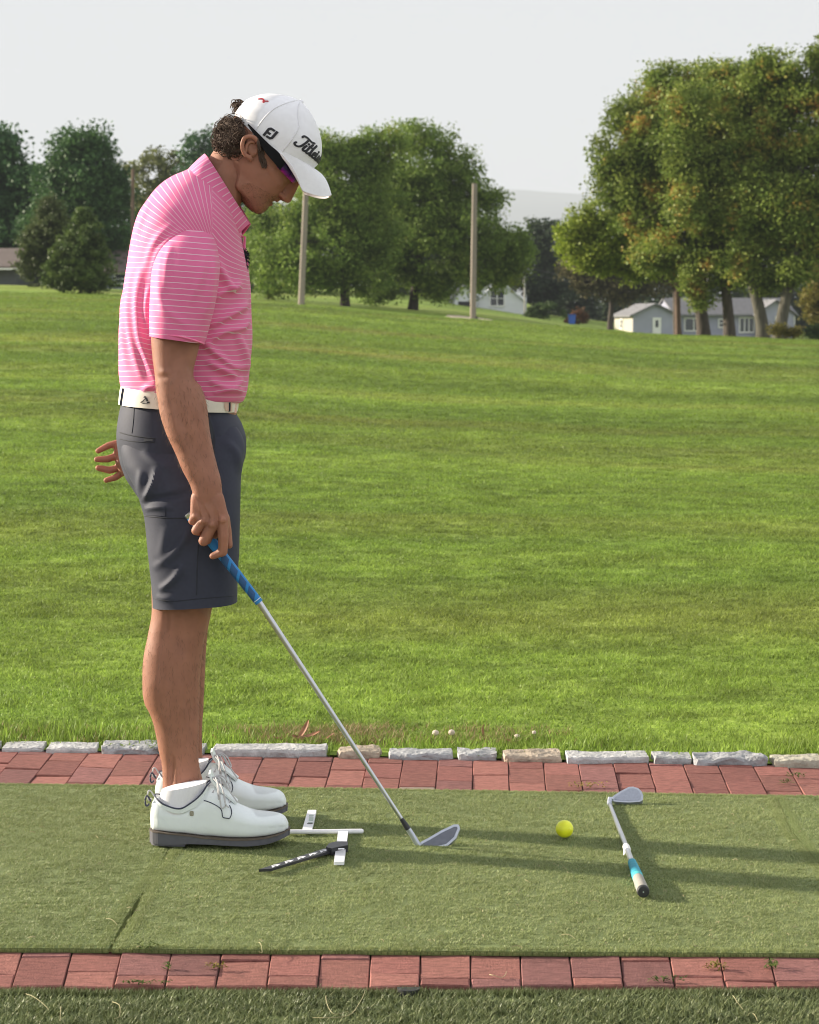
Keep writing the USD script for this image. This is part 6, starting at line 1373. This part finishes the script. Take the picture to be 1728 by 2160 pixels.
part(gh, 'wall', gable_y(FH, 0, wl, 0, 7.0, -.8, 1.95, 2.95), M_siding)
part(gh, 'side_wall', lbox(FH, -.03, 0, .1, 6.9, -.8, 1.93), mat('cream_siding', (0.40, 0.375, 0.32), .7, .04, 2))
part(gh, 'roof', cat_([roof_slab(FH, [(-.45, -.35, 1.78), (-.45, 7.2, 1.78), (wl / 2, -.35, 3.02), (wl / 2, 7.2, 3.02)]), roof_slab(FH, [(wl + .45, -.35, 1.78), (wl + .45, 7.2, 1.78), (wl / 2, -.35, 3.02), (wl / 2, 7.2, 3.02)])]), M_roof)
part(gh, 'door', cat_([lbox(FH, 2.02, 2.14, -.08, 0, -.35, 1.72), lbox(FH, 2.78, 2.90, -.08, 0, -.35, 1.72), lbox(FH, 2.14, 2.78, -.08, 0, 1.6, 1.72), lbox(FH, 2.14, 2.78, -.05, 0, -.35, 1.6)]), M_trim)
part('/World/ranch_house/door', 'pane', lbox(FH, 2.30, 2.62, -.06, -.048, .75, 1.45), M_glass)
windowp(gh, frame_of(FH(-.03, 7, 0), math.radians(10 - 90)), 2.6, 3.2, .7, 1.5, 0)
mx0, mx1, my0, my1 = wl + .002, 17.1, .9, 7.8
part(gh, 'wall', gable_x(FH, mx0, mx1, my0, my1, -.9, 2.05, 3.55), M_siding)
lap(gh, FH, mx0 + .02, mx1, -.3, 2.0, my0, M_siding)
part(gh, 'roof', cat_([roof_slab(FH, [(mx0 - .2, my0 - .5, 1.90), (mx1 + .4, my0 - .5, 1.90), (mx0 - .2, (my0 + my1) / 2, 3.62), (mx1 + .4, (my0 + my1) / 2, 3.62)]), roof_slab(FH, [(mx0 - .2, my1 + .5, 1.90), (mx1 + .4, my1 + .5, 1.90), (mx0 - .2, (my0 + my1) / 2, 3.62), (mx1 + .4, (my0 + my1) / 2, 3.62)])]), M_roof)
xr = 13.1
part(gh, 'wall', gable_y(FH, xr, 17.0, .2, 5, -.9, 2.05, 3.35), M_siding)
part(gh, 'roof', cat_([roof_slab(FH, [(xr - .4, -.15, 1.86), (xr - .4, 4.4, 1.86), ((xr + 17) / 2, -.15, 3.42), ((xr + 17) / 2, 4.4, 3.42)]), roof_slab(FH, [(17.4, -.15, 1.86), (17.4, 4.4, 1.86), ((xr + 17) / 2, -.15, 3.42), ((xr + 17) / 2, 4.4, 3.42)])]), M_roof)
part(gh, 'foundation', cat_([lbox(FH, xr - .02, 17.03, .17, .2, -.9, -.35), lbox(FH, mx0, xr - .05, my0 - .05, my0, -.9, -.35)]), M_found)
windowp(gh, FH, 5.7, 7.5, .45, 1.6, my0 - .03, 1, False); windowp(gh, FH, 9.3, 10.1, .8, 1.5, my0 - .03); windowp(gh, FH, 11.5, 12.9, .3, 1.65, my0 - .03, 2, False); windowp(gh, FH, 15.1, 15.9, .9, 1.75, .2 - .02)
part(gh, 'downpipe', tube([FH(17.02, .12, -.6), FH(17.02, .12, 1.9)], .06, 6), M_trim)
part(gh, 'step', lbox(FH, 5.6, 7.0, .2, .85, -.9, -.25), M_found)
# white house
ow = at(962, 654, 228); wh = thing('white_house', 'white house with a dark gable window, half hidden behind the middle trees', 'house', base=ow)
FW = frame_of(ow, math.radians(4)); 
part(wh, 'wall', gable_y(FW, 2.3, 7.2, 0, 8, -1, 1.0, 2.95), M_siding_w)
part(wh, 'roof', cat_([roof_slab(FW, [(2.0, -.3, .82), (2.0, 8.3, .82), (4.75, -.3, 3.0), (4.75, 8.3, 3.0)]), roof_slab(FW, [(7.5, -.3, .82), (7.5, 8.3, .82), (4.75, -.3, 3.0), (4.75, 8.3, 3.0)])]), M_siding_w)
part(wh, 'wing', gable_y(FW, -.2, 2.2, -.6, 6, -1, 1.3, 2.5), M_siding_w)
part(wh, 'wing_roof', cat_([roof_slab(FW, [(-.4, -.8, 1.1), (-.4, 6, 1.1), (1.0, -.8, 2.55), (1.0, 6, 2.55)]), roof_slab(FW, [(2.4, -.8, 1.1), (2.4, 6, 1.1), (1.0, -.8, 2.55), (1.0, 6, 2.55)])]), M_roof)
lap(wh, FW, 2.35, 7.18, -.6, .9, 0, M_siding_w)
windowp(wh, FW, 3.7, 5.1, .5, 2.0, -.02, 1)
part(wh, 'garage_door', lbox(FW, .2, 1.8, -.66, -.602, -.4, .9), M_dark)
part(wh, 'porch', cat_([lbox(FW, 7.2, 7.6, .3, 3, -1, 1.4), lbox(FW, -.6, 7.8, -1.2, -.9, -1, -.55)]), M_siding_w)
part(wh, 'porch_opening', lbox(FW, 7.3, 7.5, .25, .298, -.3, .9), M_dark)
# left houses
ol = at(-92, 603, 158); lh = thing('brown_house', 'low house with brown roof in the shade at the left edge', 'house', base=ol); FL = frame_of(ol, math.radians(-8))
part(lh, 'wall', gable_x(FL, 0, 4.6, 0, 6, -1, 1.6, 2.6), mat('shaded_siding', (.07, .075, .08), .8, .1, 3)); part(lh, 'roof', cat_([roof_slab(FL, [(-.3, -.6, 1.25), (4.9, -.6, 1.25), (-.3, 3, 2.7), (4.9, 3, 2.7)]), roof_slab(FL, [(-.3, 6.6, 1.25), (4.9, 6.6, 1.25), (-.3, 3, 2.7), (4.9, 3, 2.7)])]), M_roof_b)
part(lh, 'gutter', lbox(FL, -.3, 4.9, -.72, -.61, 1.15, 1.27), M_trim)
windowp(lh, FL, 1.2, 2.2, .3, 1.1, -.01)
o2 = at(250, 600, 160); l2 = thing('grey_house', 'grey house glimpsed between the cone tree and his back', 'house', base=o2); F2 = frame_of(o2, 0)
part(l2, 'wall', gable_x(F2, -1, 5, 0, 6, -1, 1.0, 2.4), mat('pale_siding', (.22, .24, .27), .8, .06, 3)); part(l2, 'roof', cat_([roof_slab(F2, [(-1.3, -.4, .85), (5.3, -.4, .85), (-1.3, 3, 2.5), (5.3, 3, 2.5)]), roof_slab(F2, [(-1.3, 6.4, .85), (5.3, 6.4, .85), (-1.3, 3, 2.5), (5.3, 3, 2.5)])]), M_roof_b)
windowp(l2, F2, -.2, .5, .1, .75, -.01)
# blue bin
ob = on_land(1205, 188); bn = thing('wheeled_bin', 'blue bin beside the reddish bush', 'bin', base=ob); FB = frame_of(ob, .1)
zt_ = at(1205, 676, 188)[2] - ob[2]
part(bn, 'bin_body', trimesh.convex.convex_hull(np.array([FB(x * (.24 if z == 0 else .30), y * (.26 if z == 0 else .32), z) for x in (-1, 1) for y in (-1, 1) for z in (0, max(.8, zt_))])), mat('blue_plastic', (.03, .10, .42), .5, .05, 5))
part(bn, 'lid', lbox(FB, -.32, .32, -.36, .34, max(.8, zt_) + .003, max(.8, zt_) + .07), mat('dark_blue_plastic', (.02, .06, .28), .5, .05, 5))
# bunker
M_bunker = mat('bunker_sand', (0.46, 0.39, 0.28), 0.95, 0.1, 2)
bp = [(938, 130), (965, 127.5), (1000, 126), (1040, 125), (1062, 126.5), (1035, 131), (1000, 134), (968, 136), (944, 134)]
g = np.array([on_land(a, b) for a, b in bp]); cc = g.mean(0); gg = np.vstack([cc, g]); 
bk = trimesh.Trimesh(gg, [[0, k + 1, (k + 1) % len(g) + 1] for k in range(len(g))], process=False)
if bk.face_normals[:, 2].mean() < 0: bk.invert()
bk = bk.subdivide().subdivide().subdivide(); w = bk.vertices.copy(); w[:, 2] = terrain(w[:, 0], w[:, 1]) + .05; bk.vertices = w
solo('sand_bunker', bk, M_bunker, 'pale sand bunker at the foot of the right bare post', kind='structure', smooth=True)
# far ridge
xs = np.linspace(-7000, 8500, 160); prof = []
for x in xs:
    px = 864 + FPX * x / 9000
    hz = np.interp(px, [-2500, -500, 300, 900, 1060, 1130, 1220, 1500, 2200, 4000], [470, 440, 420, 408, 402, 405, 413, 430, 450, 500])
    prof.append(CAM_H + (690 - hz) * 9000 / FPX + 14 * (meshkit.fbm(np.array([x / 400, 2.2, 0]), 4) - .5))
V = []
for yy, fz in ((7800, 0.0), (8200, .45), (8650, .82), (9000, 1.0), (9700, .7), (10600, 0.0)):
    for x, z in zip(xs, prof): V.append([x, yy, -2 + (z + 2) * fz + (10 * (meshkit.fbm(np.array([x / 150, yy / 150, 0]), 3) - .5) if 0 < fz < 1 else 0)])
nx = len(xs); a = (np.arange(5)[:, None] * nx + np.arange(nx - 1)[None]).ravel()
ridge = trimesh.Trimesh(V, np.vstack([np.stack([a, a + 1, a + nx + 1], 1), np.stack([a, a + nx + 1, a + nx], 1)]), process=False)
solo('hills', ridge, mat('hill_wood', (0.05, 0.065, 0.035), 0.95, 0.35, .01), 'long low wooded ridge fading into the haze', kind='structure', smooth=True)
# haze
hz = trimesh.creation.box((22000, 13000, 605)); hz.apply_translation((300, 6000, 605 / 2 - 12))
M_haze = usdkit.material(stage, LK + 'haze_air', {'v': ('principled_volume', {'color': (0.62, 0.68, 0.76), 'density': 0.00017, 'anisotropy': 0.0})}, [], volume='v.volume')
solo('haze', hz, M_haze, 'pale even summer haze', kind='stuff')
